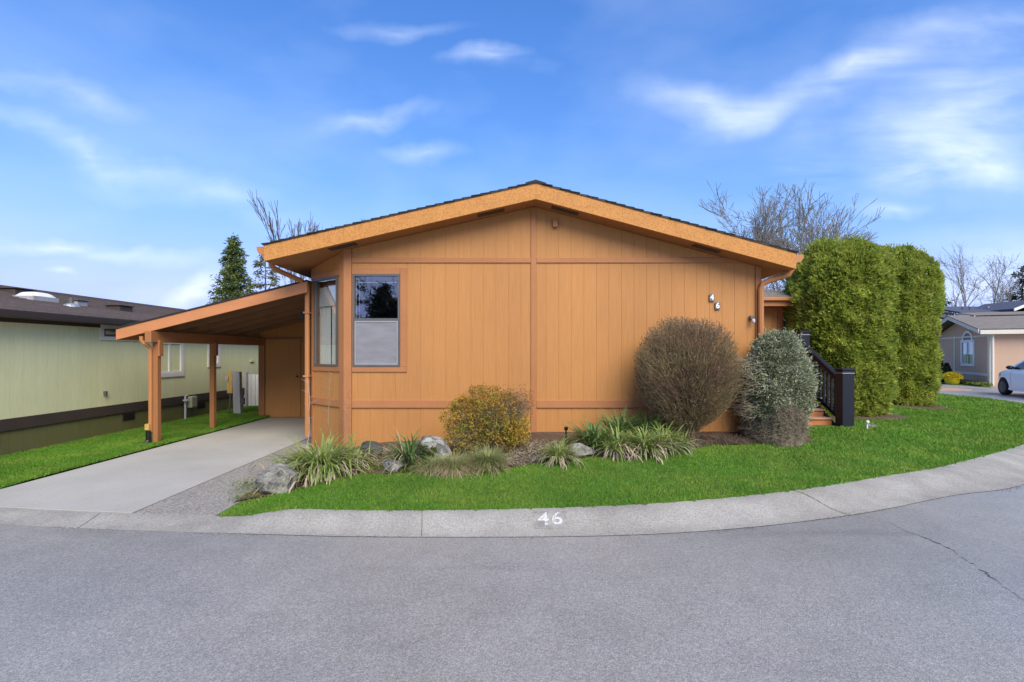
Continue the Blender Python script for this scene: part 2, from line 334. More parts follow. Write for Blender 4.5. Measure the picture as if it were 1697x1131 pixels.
def kites(P, D, ln, wd, bend=.25, side=None):
    """leaf kites: base P, direction D, lengths, widths -> V,Q"""
    n = len(P); D = nrm(D); r = rng.normal(size=(n, 3)) if side is None else side
    sdv = nrm(np.cross(D, r)); up = np.cross(sdv, D); ln = np.broadcast_to(ln, (n,))[:, None]; wd = np.broadcast_to(wd, (n,))[:, None]
    mid = P + D * ln * .45 + up * ln * bend * .5
    V = np.stack([P, mid - sdv * wd / 2, P + D * ln - up * ln * bend * .3, mid + sdv * wd / 2], 1).reshape(-1, 3)
    return V, np.arange(n * 4).reshape(-1, 4)
def sticks(P0, P1, R0, R1, n=3):
    P0, P1 = np.asarray(P0, float), np.asarray(P1, float); N = len(P0); D = nrm(P1 - P0)
    ref = np.where(np.abs(D[:, 2:3]) > .9, np.array([[1., 0, 0]]), np.array([[0, 0, 1.]])); A = nrm(np.cross(D, ref)); B = np.cross(D, A)
    R0 = np.broadcast_to(R0, (N,))[:, None]; R1 = np.broadcast_to(R1, (N,))[:, None]; ring = []
    for P, Rr in ((P0, R0), (P1, R1)):
        for k in range(n): w = 2 * math.pi * k / n; ring.append(P + (A * math.cos(w) + B * math.sin(w)) * Rr)
    V = np.stack(ring, 1).reshape(-1, 3)
    q = np.array([[k, (k + 1) % n, n + (k + 1) % n, n + k] for k in range(n)])
    return V, (q[None] + (np.arange(N) * 2 * n)[:, None, None]).reshape(-1, 4)
def cat_np(parts):
    Vs, Qs, b = [], [], 0
    for V, Q in parts: Vs.append(V); Qs.append(Q + b); b += len(V)
    return np.concatenate(Vs), np.concatenate(Qs)
def straps(P, az, ln, wd, rise, droop, seg=5):
    """arched strap leaves. rise: start elevation (rad), droop: total bend (rad)"""
    n = len(P); az = np.asarray(az); pts = [np.array(P, float)]
    for k in range(seg):
        el = rise - droop * ((k + .5) / seg) ** 1.3; st = ln / seg
        pts.append(pts[-1] + np.stack([np.cos(az) * np.cos(el) * st, np.sin(az) * np.cos(el) * st, np.sin(el) * st], 1))
    sdv = np.stack([-np.sin(az), np.cos(az), np.zeros(n)], 1); V = []
    for k in range(seg + 1):
        w = (wd * (1 - (k / seg) ** 2.2 * .95) * (.75 + .25 * min(1, k * 1.0)))[:, None] / 2; V += [pts[k] - sdv * w, pts[k] + sdv * w]
    V = np.stack(V, 1).reshape(-1, 3); q = np.array([[2 * k, 2 * k + 1, 2 * k + 3, 2 * k + 2] for k in range(seg)])
    return V, (q[None] + (np.arange(n) * 2 * (seg + 1))[:, None, None]).reshape(-1, 4)
def n3(P, f, ph=0.0):
    x, y, z = (P[..., i] * f for i in range(3))
    return (np.sin(x * 1.7 + 2.1 * np.sin(y * 1.3 + ph) + ph) + np.sin(y * 1.9 + 1.7 * np.sin(z * 1.1 + ph * 2)) + np.sin(z * 1.6 + 1.9 * np.sin(x * 1.5 + ph * 3))) / 3
def sstep(a, b, x): t = np.clip((np.asarray(x, float) - a) / (b - a), 0, 1); return t * t * (3 - 2 * t)
def text_tris(body, size, bold=0.0):
    cu = bpy.data.curves.new('t', 'FONT'); cu.body = body; cu.size = size; cu.align_x = 'CENTER'; cu.align_y = 'CENTER'; cu.offset = bold; cu.resolution_u = 3
    cu.extrude = 0.0; o = bpy.data.objects.new('t', cu); COL.objects.link(o); dg = bpy.context.evaluated_depsgraph_get()
    me = bpy.data.meshes.new_from_object(o.evaluated_get(dg)); V = [tuple(v.co) for v in me.vertices]; Fc = [tuple(p.vertices) for p in me.polygons]
    bpy.data.objects.remove(o); bpy.data.curves.remove(cu); bpy.data.meshes.remove(me); return V, Fc

# ------------------------------------------------------------------ terrain functions
Bp = [(-30, 12.5), (-16, 7.5), (-10, 5.7), (-7, 5.05), (-4.82, 4.655), (-2.42, 4.42), (-.79, 4.336), (1.36, 4.42), (3.25, 4.88), (5.0, 5.6), (6.35, 6.1), (9.5, 8.0), (12.6, 10.5), (14.9, 13.2), (15.95, 16), (16.1, 20), (16.1, 45)]
Tp = [(-30, 13), (-16, 7.95), (-10.1, 6.1), (-7.15, 5.45), (-4.9, 5.03), (-2.5, 4.78), (-.85, 4.69), (1.2, 4.87), (2.95, 5.33), (4.6, 6.03), (5.95, 6.66), (9.0, 8.5), (12.1, 10.95), (14.4, 13.5), (15.4, 16.1), (15.55, 20), (15.55, 45)]
def catmull(P, n=12):
    P = np.array(P, float); Q = np.vstack([2 * P[0] - P[1], P, 2 * P[-1] - P[-2]]); out = []
    for i in range(1, len(Q) - 2):
        for k in range(n):
            t = k / n; out.append(.5 * ((2 * Q[i]) + (-Q[i - 1] + Q[i + 1]) * t + (2 * Q[i - 1] - 5 * Q[i] + 4 * Q[i + 1] - Q[i + 2]) * t * t + (-Q[i - 1] + 3 * Q[i] - 3 * Q[i + 1] + Q[i + 2]) * t ** 3))
    out.append(Q[-2]); return np.array(out)
CB, CT = catmull(Bp), catmull(Tp)
def Ty(x): return np.interp(x, CT[:, 0], CT[:, 1])
def By(x): return np.interp(x, CB[:, 0], CB[:, 1])
def curb_top(x): return .03 + .095 * sstep(-2.75, -2.0, x)
def gz(x, y):
    x = np.asarray(x, float); d = np.asarray(y, float) - Ty(x)
    return curb_top(x) - .02 * sstep(-1.2, -2.4, x) * sstep(0, 2, d) + .15 * sstep(-2.4, .9, x) * (1 - sstep(7, 13, x)) * sstep(0, 2.3, d) + .012 * np.sin(x * 2.1 + 1) * np.sin(np.asarray(y) * 1.7) * sstep(0, .6, d)
Ep = np.array([(-2.95, 5.25), (-2.52, 5.6), (-2.19, 5.81), (-1.9, 6.04), (-1.08, 5.98), (-.57, 5.96), (.09, 6.14), (.64, 6.44), (1.2, 6.52), (1.91, 6.77), (2.4, 6.97), (2.91, 7.19), (3.4, 7.33), (4.09, 7.40), (4.7, 7.7), (5.1, 8.9)])
def Ey(x): return np.interp(x, Ep[:, 0], Ep[:, 1]) + .05 * np.sin(np.asarray(x) * 9) * .5
def bedz(x, y):
    d = np.asarray(y, float) - Ey(x)
    return gz(x, y) + .012 + .05 * sstep(0, .8, d) + .012 * np.sin(np.asarray(x) * 13) * np.sin(np.asarray(y) * 11)
def hit(px, py, f=gz, y0=4.0):
    """where the sight line through a photo pixel meets the ground"""
    lo, hi = y0, 40.0; a = (px - 848.5) / F; b = (py - HY) / F
    for y in np.arange(y0, 40, .02):
        if CAMZ - b * y <= float(f(a * y, y)): return np.array([a * y, y, float(f(a * y, y))])
    return np.array([a * hi, hi, 0])

# ------------------------------------------------------------------ ground, street, curb
g = MB().add([(-700, -700, -.05), (700, -700, -.05), (700, 700, -.05), (-700, 700, -.05)], [(0, 1, 2, 3)]).build('ground', M_GROUND); tag(g, 'green ground stretching away behind the houses', kind='structure')
out_pts = []
for (x, y) in CB:
    if x < 6.4 and y < 14 and not x > 6.4: out_pts.append((x, -16))
    else: out_pts.append(None)
ctl = [(6.4, (6.4, -16)), (9.5, (22, -16)), (12.6, (48, -10)), (14.9, (48, 0)), (15.95, (48, 8))]
m_ = MB(); V = []
for i, (x, y) in enumerate(CB):
    if out_pts[i] is not None: o = out_pts[i]
    elif y <= 16: o = (np.interp(x, [c[0] for c in ctl], [c[1][0] for c in ctl]), np.interp(x, [c[0] for c in ctl], [c[1][1] for c in ctl]))
    elif y <= 20: o = (48 - (y - 16) / 4 * 10, 8 + (y - 16) / 4 * 6)
    elif y <= 23.5: o = (38 - (y - 20) / 3.5 * 15.3, 14 + (y - 20) / 3.5 * 8.8)
    else: o = (22.6, y)
    V += [(x, y + (.0 if x < 15 else 0), 0), (o[0], o[1], 0)]
m_.add(V, [(2 * i, 2 * i + 1, 2 * i + 3, 2 * i + 2) for i in range(len(CB) - 1)])
street = tag(m_.build('street', M_ROAD, fix=False), 'old grey asphalt street curving past the house', kind='structure')
prof = [(0, .001), (0.03, .004), (.12, .010), (.28, .022), (.42, .045), (.58, .080), (.74, .108), (.88, .121), (1.0, .125)]
joints = [-30, -16, -9.2, -4.05, -.82, 3.2, 7.6, 11.6, 15.0, 99]
def curb_pt(i_f, t):
    i = int(min(max(i_f, 0), len(CB) - 1.001)); fr = i_f - i; b = CB[i] * (1 - fr) + CB[i + 1] * fr; tt = CT[i] * (1 - fr) + CT[i + 1] * fr
    return b * (1 - t) + tt * t
def curb_z(x, t): return float(np.interp(t, [p[0] for p in prof[1:]], [p[1] for p in prof[1:]])) * float(curb_top(x)) / .125
idxs = np.arange(0, len(CB) - .999, .25); xs_mid = np.array([curb_pt(i, .5)[0] for i in idxs]); ys_mid = np.array([curb_pt(i, .5)[1] for i in idxs])
seg_of = np.array([max(k for k in range(len(joints)) if x >= joints[k] - 1e-6) if x >= -30 else 0 for x in xs_mid]); seg_of[ys_mid > 15] = 8
for sgi in sorted(set(seg_of)):
    I = idxs[seg_of == sgi]
    if len(I) < 2: continue
    I = list(I); I = [I[0] + (.0)] + I[1:] ; I[-1] = I[-1] + .25 - .035 if sgi != seg_of.max() else I[-1]
    V, Fc = [], []
    for i in I:
        for t, z in prof:
            p = curb_pt(i, t); x = p[0]; zz = z if z < 0 else curb_z(x, t); V.append((p[0], p[1], zz))
    nP = len(prof)
    for a in range(len(I) - 1):
        for b in range(nP - 1): Fc.append((a * nP + b, a * nP + b + 1, (a + 1) * nP + b + 1, (a + 1) * nP + b))
    m_ = MB(); m_.add(V, Fc); base = [(p[0], p[1], -.03) for p in V]
    o = m_.build('curb', M_CURB, smooth=True, fix=False); tag(o, kind='structure')
    o['label'] = 'rolled concrete curb between the street and the lawn'
# soil bed under the curb joints
m_ = MB(); V = []
for i in range(len(CB)): V += [(CB[i][0], CB[i][1], -.012), (CT[i][0], CT[i][1], .0)]
m_.add(V, [(2 * i, 2 * i + 1, 2 * i + 3, 2 * i + 2) for i in range(len(CB) - 1)]); tag(m_.build('curb_bedding', M_SOIL, fix=False), 'dark soil showing in the curb joints', kind='structure')

# lawn sheet
xs = np.unique(np.concatenate([np.linspace(-2.9, 9, 80), np.linspace(9, 15.55, 30)])); rows = np.concatenate([np.linspace(0, 4, 41), np.linspace(4.3, 22, 24)])
V = [];
for x in xs:
    t = float(Ty(x))
    for r in rows: V.append((x, t + r, float(gz(x, t + r))))
nr = len(rows); Fc = [(i * nr + k, (i + 1) * nr + k, (i + 1) * nr + k + 1, i * nr + k + 1) for i in range(len(xs) - 1) for k in range(nr - 1)]
lawn = tag(MB().add(V, Fc).build('lawn', M_SOD, smooth=True, fix=False), 'green front lawn between curb and house', kind='structure')
# planting bed of bark and soil
xs = np.linspace(-2.95, 5.05, 120); V = []
for x in xs:
    e = float(Ey(x)); yb = 8.9 if x < 4.0 else 9.0
    for r in np.linspace(0, 1, 26): y = e + (yb - e) * r; V.append((x, y, float(bedz(x, y))))
Fc = [(i * 26 + k, (i + 1) * 26 + k, (i + 1) * 26 + k + 1, i * 26 + k + 1) for i in range(119) for k in range(25)]
tag(MB().add(V, Fc).build('planting_bed', M_SOIL, smooth=True, fix=False), 'brown bark and soil planting bed along the house wall', kind='structure')
hb = []
def hedge_bed(x, y): return (((x - 7.35) * .9 + (y - 10.9) * .35) / 1.65) ** 2 + (((y - 10.9) - (x - 7.35) * .2) / 1.35) ** 2 < 1 or ((x - 10.0) / 1.75) ** 2 + ((y - 13.3) / 1.75) ** 2 < 1
Vb, Fb = [], []
for cx, cy, rx, ry in ((7.3, 10.95, 1.25, 1.2), (10.6, 13.75, 1.3, 1.3)):
    b = len(Vb); Vb.append((cx, cy, float(gz(cx, cy)) + .03))
    for rr in (.5, .8, 1.0):
        for k in range(48):
            w = 2 * math.pi * k / 48; q = rr * (1 + (.05 * math.sin(5 * w) if rr == 1 else 0)); x, y = cx + rx * q * math.cos(w), cy + ry * q * math.sin(w)
            Vb.append((x, y, float(gz(x, y)) + (.03 if rr < 1 else .004)))
    for k in range(48):
        Fb.append((b, b + 1 + k, b + 1 + (k + 1) % 48))
        for r in range(2): Fb.append((b + 1 + r * 48 + k, b + 1 + (r + 1) * 48 + k, b + 1 + (r + 1) * 48 + (k + 1) % 48, b + 1 + r * 48 + (k + 1) % 48))
tag(MB().add(Vb, Fb).build('hedge_bed', M_SOIL, fix=False), 'bare soil under the tall hedge', kind='structure')
# side lawn beside the driveway
xs = np.linspace(-30, -5.97, 60); V = []
for x in xs:
    t = float(Ty(x))
    for r in np.linspace(0, 24, 60): V.append((x, t + .012 + r, .028 + .03 * float(sstep(0, 1, r))))
Fc = [(i * 60 + k, (i + 1) * 60 + k, (i + 1) * 60 + k + 1, i * 60 + k + 1) for i in range(59) for k in range(59)]
tag(MB().add(V, Fc).build('side_lawn', M_SOD, smooth=True, fix=False), 'grass strip between the driveway and the green house', kind='structure')
# driveway slabs
def slab(name, poly, z0, z1, m, parent=None):
    n = len(poly); V = [(x, y, z0) for x, y in poly] + [(x, y, z1) for x, y in poly]
    return MB().add(V, [tuple(range(n, 2 * n)), tuple(range(n - 1, -1, -1))] + [(i, (i + 1) % n, n + (i + 1) % n, n + i) for i in range(n)]).build(name, m, parent, bevel=.004)
def front(x0, x1, n=8): return [(x, float(Ty(x)) + .014) for x in np.linspace(x0, x1, n)]
tag(slab('driveway', front(-5.95, -3.775) + [(-3.80, 8.4), (-3.80, 12.15), (-5.95, 12.15)], -.04, .034, M_CONC), 'pale concrete driveway slab running under the carport', kind='structure')
tag(slab('driveway_strip', front(-3.755, -2.82, 5) + [(-2.95, 5.5), (-3.2, 6.6), (-3.45, 8.0), (-3.52, 9.2), (-3.78, 9.2), (-3.78, 8.4)], -.04, .030, M_AGG), 'rough exposed aggregate strip beside the driveway', kind='structure')
# crack across the asphalt
def road_pt(px, py): y = CAMZ * F / (py - HY); return ((px - 848.5) / F * y, y)
cp = [(1478, 868), (1500, 880), (1522, 888), (1545, 897), (1562, 905), (1580, 914), (1600, 929), (1618, 938), (1640, 955), (1655, 966), (1680, 984), (1705, 1004), (1760, 1040)]
V = []; prev = None
fine = []
for (a, b) in zip(cp[:-1], cp[1:]):
    for t in np.linspace(0, 1, 6)[:-1]: p = road_pt(a[0] + (b[0] - a[0]) * t, a[1] + (b[1] - a[1]) * t); fine.append((p[0] + rng.normal() * .010, p[1] + rng.normal() * .010))
for i, p in enumerate(fine):
    w = .0025 + .0035 * abs(rng.normal()) * min(1, i / 12); V += [(p[0] - w * .6, p[1] - w, .004), (p[0] + w * .6, p[1] + w, .004)]
ck = MB().add(V, [(2 * i, 2 * i + 1, 2 * i + 3, 2 * i + 2) for i in range(len(fine) - 1)]).build('road_crack', M_CRACK, street, fix=False) if PINV.setdefault('street', Matrix.Identity(4)) is not None else None
# stencilled number on the curb
def on_curb(V2, cx, ct, off):
    out = []
    for (a, b) in V2:
        x = cx + a; d = min(range(len(CB)), key=lambda i: abs(CB[i][0] - x)); yb, yt = float(By(x)), float(Ty(x)); t = ct + b / (yt - yb); out.append((x, yb + (yt - yb) * t, curb_z(x, t) + off))
    return out
curbn = thing('curb_number', 'white stencilled 46 painted on the curb', 'number', (.35, 4.58, .07))
Vg = [(a, b) for a in np.linspace(-.155, .155, 9) for b in np.linspace(-.105, .105, 7)]
MB().add(on_curb(Vg, .355, .56, .004), [(i * 7 + k, (i + 1) * 7 + k, (i + 1) * 7 + k + 1, i * 7 + k + 1) for i in range(8) for k in range(6)]).build('paint_patch', M_PAINTG, curbn, fix=False)
def seg_digit(strokes, w):
    """block stencil digit as short quads"""
    V, Fc = [], []
    for (x0, y0, x1, y1) in strokes:
        n = 6; dx, dy = x1 - x0, y1 - y0; l = math.hypot(dx, dy); nx, ny = -dy / l * w / 2, dx / l * w / 2; b = len(V)
        for k in range(n + 1): t = k / n; V += [(x0 + dx * t - nx, y0 + dy * t - ny), (x0 + dx * t + nx, y0 + dy * t + ny)]
        Fc += [(b + 2 * k, b + 2 * k + 1, b + 2 * k + 3, b + 2 * k + 2) for k in range(n)]
    return V, Fc
H = .15
four = [(.0, -.02, .078, -.02), (.058, -.075, .058, -.035), (.058, -.005, .058, .075), (.050, .072, .006, -.006)]
six = [(.010, -.055, .010, .05), (.018, .066, .058, .066), (.062, .058, .064, .040), (.018, -.066, .055, -.066), (.064, -.056, .064, -.012), (.022, .004, .056, .004)]
for ch, off in (('4', -.062), ('6', .062)):
    V, Fc = text_tris(ch, .205, .002); bm = bmesh.new(); vs = [bm.verts.new(v) for v in V]
    for f_ in Fc:
        try: bm.faces.new([vs[q] for q in f_])
        except ValueError: pass
    bmesh.ops.subdivide_edges(bm, edges=bm.edges[:], cuts=3, use_grid_fill=True); bmesh.ops.triangulate(bm, faces=bm.faces[:]); bm.verts.index_update()
    V = [(v.co.x * 1.05, v.co.y) for v in bm.verts]; Fc = [tuple(v.index for v in f_.verts) for f_ in bm.faces]; bm.free()
    MB().add(on_curb([(a + off, b) for a, b in V], .355, .56, .007), Fc).build('digit', M_PAINTW, curbn, fix=False)

# ------------------------------------------------------------------ the orange house
YW = 8.0; RX, RZ = .366, 3.985; SL, SR = .2285, .2685; XL, XR = -3.817, 4.374; YF, YB = 7.6, 22.0
def soff(x): return RZ - (SL * (RX - x) if x < RX else SR * (x - RX))
house = thing('house', 'orange manufactured home with a low gable roof facing the street', 'house', (.3, 8, .1))
FR = frame((0, YW, 0), (1, 0, 0), (0, -1, 0))
CA, CBp = np.array((-2.70, 8.0)), np.array((-3.50, 8.66)); cdir = CBp - CA; CLEN = float(np.linalg.norm(cdir)); cdir /= CLEN
FC = frame((CA[0], CA[1], 0), (cdir[0], cdir[1], 0), (-cdir[1] * -1 * -1, cdir[0] * 1, 0))
nc = np.array((cdir[1], -cdir[0])); nc = nc if nc[1] < 0 else -nc
FC = frame((CA[0], CA[1], 0), (cdir[0], cdir[1], 0), (nc[0], nc[1], 0))
WX0, WX1, WZ0, WZ1 = -2.573, -1.811, 1.395, 2.89
CT0, CT1 = .20 * CLEN, .90 * CLEN
# backing walls with window openings
def backing(fr, u0, u1, z0, z1a, z1b, t0=-.005, t1=-.11):
    m = MB(); m.fbox(fr, u0, u1, z0, z1a, t0, t1, z1b); m.build('wall', M_WALL, house)
backing(FR, WX1, RX, -.1, soff(WX1), soff(RX)); backing(FR, RX, 4.0, -.1, soff(RX), soff(4.0))
backing(FR, -2.66, WX0, -.1, soff(-2.7), soff(WX0)); backing(FR, WX0, WX1, -.1, WZ0, WZ0)
m = MB(); m.fbox(FR, WX0, WX1, WZ1, soff(WX0), -.005, -.11, soff(WX1)); m.build('wall', M_WALL, house)
def csoff(t): return soff(CA[0] + cdir[0] * t)
for a, b, z0, z1, z2 in ((.03, CT0, -.1, csoff(0), csoff(CT0)), (CT0, CT1, -.1, WZ0, WZ0), (CT1, CLEN, -.1, csoff(CT1), csoff(CLEN)), (CT0, CT1, WZ1, csoff(CT0), csoff(CT1))):
    MB().fbox(FC, a, b, z0, z1, -.005, -.09, z2).build('wall', M_WALL, house)
m = MB().box(-3.5, -3.4, 8.70, YB, -.1, soff(-3.5)).build('wall', M_SIDE, house)
m = MB().box(3.92, 4.02, 8.11, YB, -.1, soff(4.02)).build('wall', M_SIDE, house)
m = MB().box(-3.4, 3.92, YB - .1, YB, -.1, 2.9).build('wall', M_SIDE, house)
# dim room behind the windows
RPOLY = [(-2.70, 8.13), (3.9, 8.13), (3.9, 12), (-3.39, 12), (-3.39, 8.76)]
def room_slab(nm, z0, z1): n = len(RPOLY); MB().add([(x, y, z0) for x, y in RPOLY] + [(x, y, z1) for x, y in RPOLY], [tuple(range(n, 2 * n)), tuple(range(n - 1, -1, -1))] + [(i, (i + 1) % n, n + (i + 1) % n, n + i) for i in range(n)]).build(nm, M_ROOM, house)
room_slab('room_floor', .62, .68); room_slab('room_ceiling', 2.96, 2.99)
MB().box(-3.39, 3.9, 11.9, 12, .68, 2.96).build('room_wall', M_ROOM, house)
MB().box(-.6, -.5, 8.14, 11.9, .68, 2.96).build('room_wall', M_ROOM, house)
# siding boards
BW, GAP = .2032, .0045
def boards(fr, u0, u1, zf0, zf1, m, parent, th=.012, w=BW, start=None, name='siding_board'):
    a = u0; e = (start if start is not None else u0)
    while e <= u0 + 1e-6: e += w
    while a < u1 - 1e-4:
        b = min(e, u1)
        if b - a > .02:
            lo, hi = a + GAP / 2, b - GAP / 2; za, zb = zf1(lo), zf1(hi)
            if max(za, zb) > zf0(lo) + .01:
                q = MB(); q.fbox(fr, lo, hi, zf0(lo), max(za, zf0(lo) + .004), 0, -.014, max(zb, zf0(hi) + .004)); q.build(name, m, parent)
        a = b; e = b + w
c_ = lambda z: (lambda u: z)
TB0, TB1, MB0, MB1 = 3.075, 3.155, .731, .849
for a, b in ((-2.59, .307), (.396, 3.93)):
    boards(FR, a, b, c_(-.05), c_(MB0), M_SIDE, house, start=.35 - 20 * BW)
    boards(FR, a if a > 0 else -1.70, b, c_(MB1), lambda u: min(TB0, soff(u) - .004), M_SIDE, house, start=.35 - 20 * BW)
    boards(FR, a, b, c_(TB1), lambda u: max(TB1, soff(u) - .004), M_SIDE, house, start=.35 - 20 * BW)
boards(FR, -2.59, -1.70, c_(MB1), c_(1.31), M_SIDE, house, start=.35 - 20 * BW)
boards(FR, -2.59, -1.70, c_(2.99), c_(TB0), M_SIDE, house, start=.35 - 20 * BW)
boards(FC, .13, CLEN - .04, c_(-.05), c_(MB0), M_SIDE, house)
boards(FC, .13, CLEN - .04, c_(MB1), c_(1.31), M_SIDE, house)
boards(FC, .13, CLEN - .04, c_(2.99), lambda u: csoff(u) - .004, M_SIDE, house)
def trim(fr, u0, u1, z0, z1, d=.02, name='trim_board', z1b=None, z0b=None, m=None): return MB().fbox(fr, u0, u1, z0, z1, d, -.013, z1b, z0b).build(name, m or M_TRIM, house, bevel=.003)
trim(FR, .307, .396, -.05, soff(.307) - .003, .022, 'centre_trim', soff(.396) - .003)
for a, b in ((-2.588, .305), (.398, 3.955)):
    trim(FR, a, b, MB0, MB1, .026, 'belt_trim')
trim(FR, -2.588, .305, TB0, TB1, .02, 'band_trim'); trim(FR, .398, 3.49, TB0, TB1, .02, 'band_trim')
trim(FR, 3.492, 3.73, TB0, TB1, .02, 'band_trim', soff(3.73) - .004)
trim(FR, 3.935, 4.022, -.05, soff(3.935) - .003, .024, 'corner_board', soff(4.022) - .003)
# prow corner post (front face and angled face)
trim(FR, -2.718, -2.592, -.05, soff(-2.7) - .003, .03, 'corner_board', soff(-2.592) - .003)
trim(FC, -.004, .125, -.05, csoff(0) - .003, .03, 'corner_board', csoff(.12) - .003)
trim(FC, .127, CLEN - .02, MB0, MB1, .026, 'belt_trim')
trim(FC, CLEN - .05, CLEN, -.05, csoff(CLEN) - .003, .02, 'corner_board')
# window casings
trim(FR, WX1 + .002, -1.70, 1.395, 2.99, .016, 'window_casing'); trim(FR, -2.588, WX1, 2.892, 2.99, .016, 'window_casing'); trim(FR, -2.588, -1.70, 1.31, 1.393, .02, 'window_casing')
trim(FC, .127, CLEN - .052, 1.31, 1.393, .02, 'window_casing'); trim(FC, .127, CLEN - .052, 2.892, 2.985, .016, 'window_casing')
def window(fr, u0, u1, z0, z1, mid=None, screen=False, label=None, fm=M_METAL, fw=.032):
    w = MB(); w.fbox(fr, u0, u1, z0, z0 + fw, .028, -.06); w.fbox(fr, u0, u1, z1 - fw, z1, .028, -.06)
    w.fbox(fr, u0, u0 + fw, z0 + fw, z1 - fw, .028, -.06); w.fbox(fr, u1 - fw, u1, z0 + fw, z1 - fw, .028, -.06)
    wo = w.build('window', fm, house); PINV[wo.name] = Matrix.Identity(4)
    def sub(q, nm, mt): o = q.build(nm, mt); COL.objects.unlink(o); COL.objects.link(o); o.parent = wo; o.matrix_parent_inverse = wo.matrix_world.inverted() if False else Matrix.Identity(4); return o
    return wo, sub
# helper for third level: child of a part that sits at identity in world space
def sub(part, mb, name, m, **k):
    o = mb.build(name, m, None, **k); o.parent = part; o.matrix_parent_inverse = Matrix.Identity(4); fixlist.append((o, part)); return o
fixlist = []
def win(fr, u0, u1, z0, z1, parent, fm, fw=.032, mid=None, vmid=None, screen=False, d=.028, back=-.06, gm=None):
    w = MB(); w.fbox(fr, u0, u1, z0, z0 + fw, d, back); w.fbox(fr, u0, u1, z1 - fw, z1, d, back)
    w.fbox(fr, u0, u0 + fw, z0 + fw, z1 - fw, d, back); w.fbox(fr, u1 - fw, u1, z0 + fw, z1 - fw, d, back)
    wo = w.build('window', fm, parent); gm = gm or M_GLASS
    if mid:
        sub(wo, MB().fbox(fr, u0 + fw, u1 - fw, mid - .02, mid + .02, d - .004, back + .01), 'meeting_rail', fm)
        sub(wo, MB().sheet(fr, u0 + fw, u1 - fw, mid + .02, z1 - fw, d - .03, d - .034), 'pane', gm, fix=False)
        sub(wo, MB().sheet(fr, u0 + fw, u1 - fw, z0 + fw, mid - .02, d - .05, d - .054), 'pane', gm, fix=False)
        if screen:
            sub(wo, MB().sheet(fr, u0 + fw + .02, u1 - fw - .02, z0 + fw + .02, mid - .045, d - .012, d - .0125), 'insect_screen', M_SCREEN)
            q = MB(); s0, s1, t0, t1 = u0 + fw, u1 - fw, z0 + fw, mid - .022
            q.fbox(fr, s0, s1, t0, t0 + .02, d - .004, d - .02); q.fbox(fr, s0, s1, t1 - .022, t1, d - .004, d - .02); q.fbox(fr, s0, s0 + .02, t0 + .02, t1 - .022, d - .004, d - .02); q.fbox(fr, s1 - .02, s1, t0 + .02, t1 - .022, d - .004, d - .02)
            sub(wo, q, 'screen_frame', M_LMETAL)
    elif vmid:
        sub(wo, MB().fbox(fr, vmid - .02, vmid + .02, z0 + fw, z1 - fw, d - .004, back + .01), 'mullion', fm)
        sub(wo, MB().sheet(fr, u0 + fw, vmid - .02, z0 + fw, z1 - fw, d - .03, d - .034), 'pane', gm, fix=False)
        sub(wo, MB().sheet(fr, vmid + .02, u1 - fw, z0 + fw, z1 - fw, d - .04, d - .044), 'pane', gm, fix=False)
    else: sub(wo, MB().sheet(fr, u0 + fw, u1 - fw, z0 + fw, z1 - fw, d - .03, d - .034), 'pane', gm, fix=False)
    return wo
w1 = win(FR, WX0, WX1, WZ0, WZ1, house, M_METAL, mid=2.157, screen=True)
w1['label'] = 'front sash window with dark upper pane and grey screened lower half'
# pale inner liner of the upper sash
q = MB(); q.fbox(FR, WX0 + .035, WX0 + .05, 2.18, 2.85, -.03, -.045); q.fbox(FR, WX0 + .05, WX1 - .035, 2.755, 2.768, -.03, -.045); q.fbox(FR, WX0 + .09, WX0 + .098, 2.18, 2.755, -.032, -.044); sub(w1, q, 'sash_liner', M_LMETAL)
sub(w1, MB().fbox(FR, WX0 + .01, WX1 - .01, 1.40, 2.12, -.075, -.08), 'blind', M_BLIND)
w2 = win(FC, CT0, CT1, WZ0, WZ1, house, M_METAL)
w2['label'] = 'tall narrow angled corner window with pale curtains'
# curtain folds behind the angled window
for (a, b) in ((CT0 + .01, CT0 + .33), (CT0 + .39, CT1 - .01)):
    V = []; n = 30
    for k in range(n + 1):
        u_ = a + (b - a) * k / n; dd = -.10 + .018 * math.sin(k * 1.5); p = FC[0] + FC[1] * u_ + FC[2] * dd; V += [(p[0], p[1], 1.36), (p[0], p[1], 2.55)]
    sub(w2, MB().add(V, [(2 * k, 2 * k + 1, 2 * k + 3, 2 * k + 2) for k in range(n)]), 'curtain', M_CURT)
sub(w2, MB().fbox(FC, CT0 + .005, CT1 - .005, 2.42, 2.75, -.065, -.08), 'valance', M_CURT)

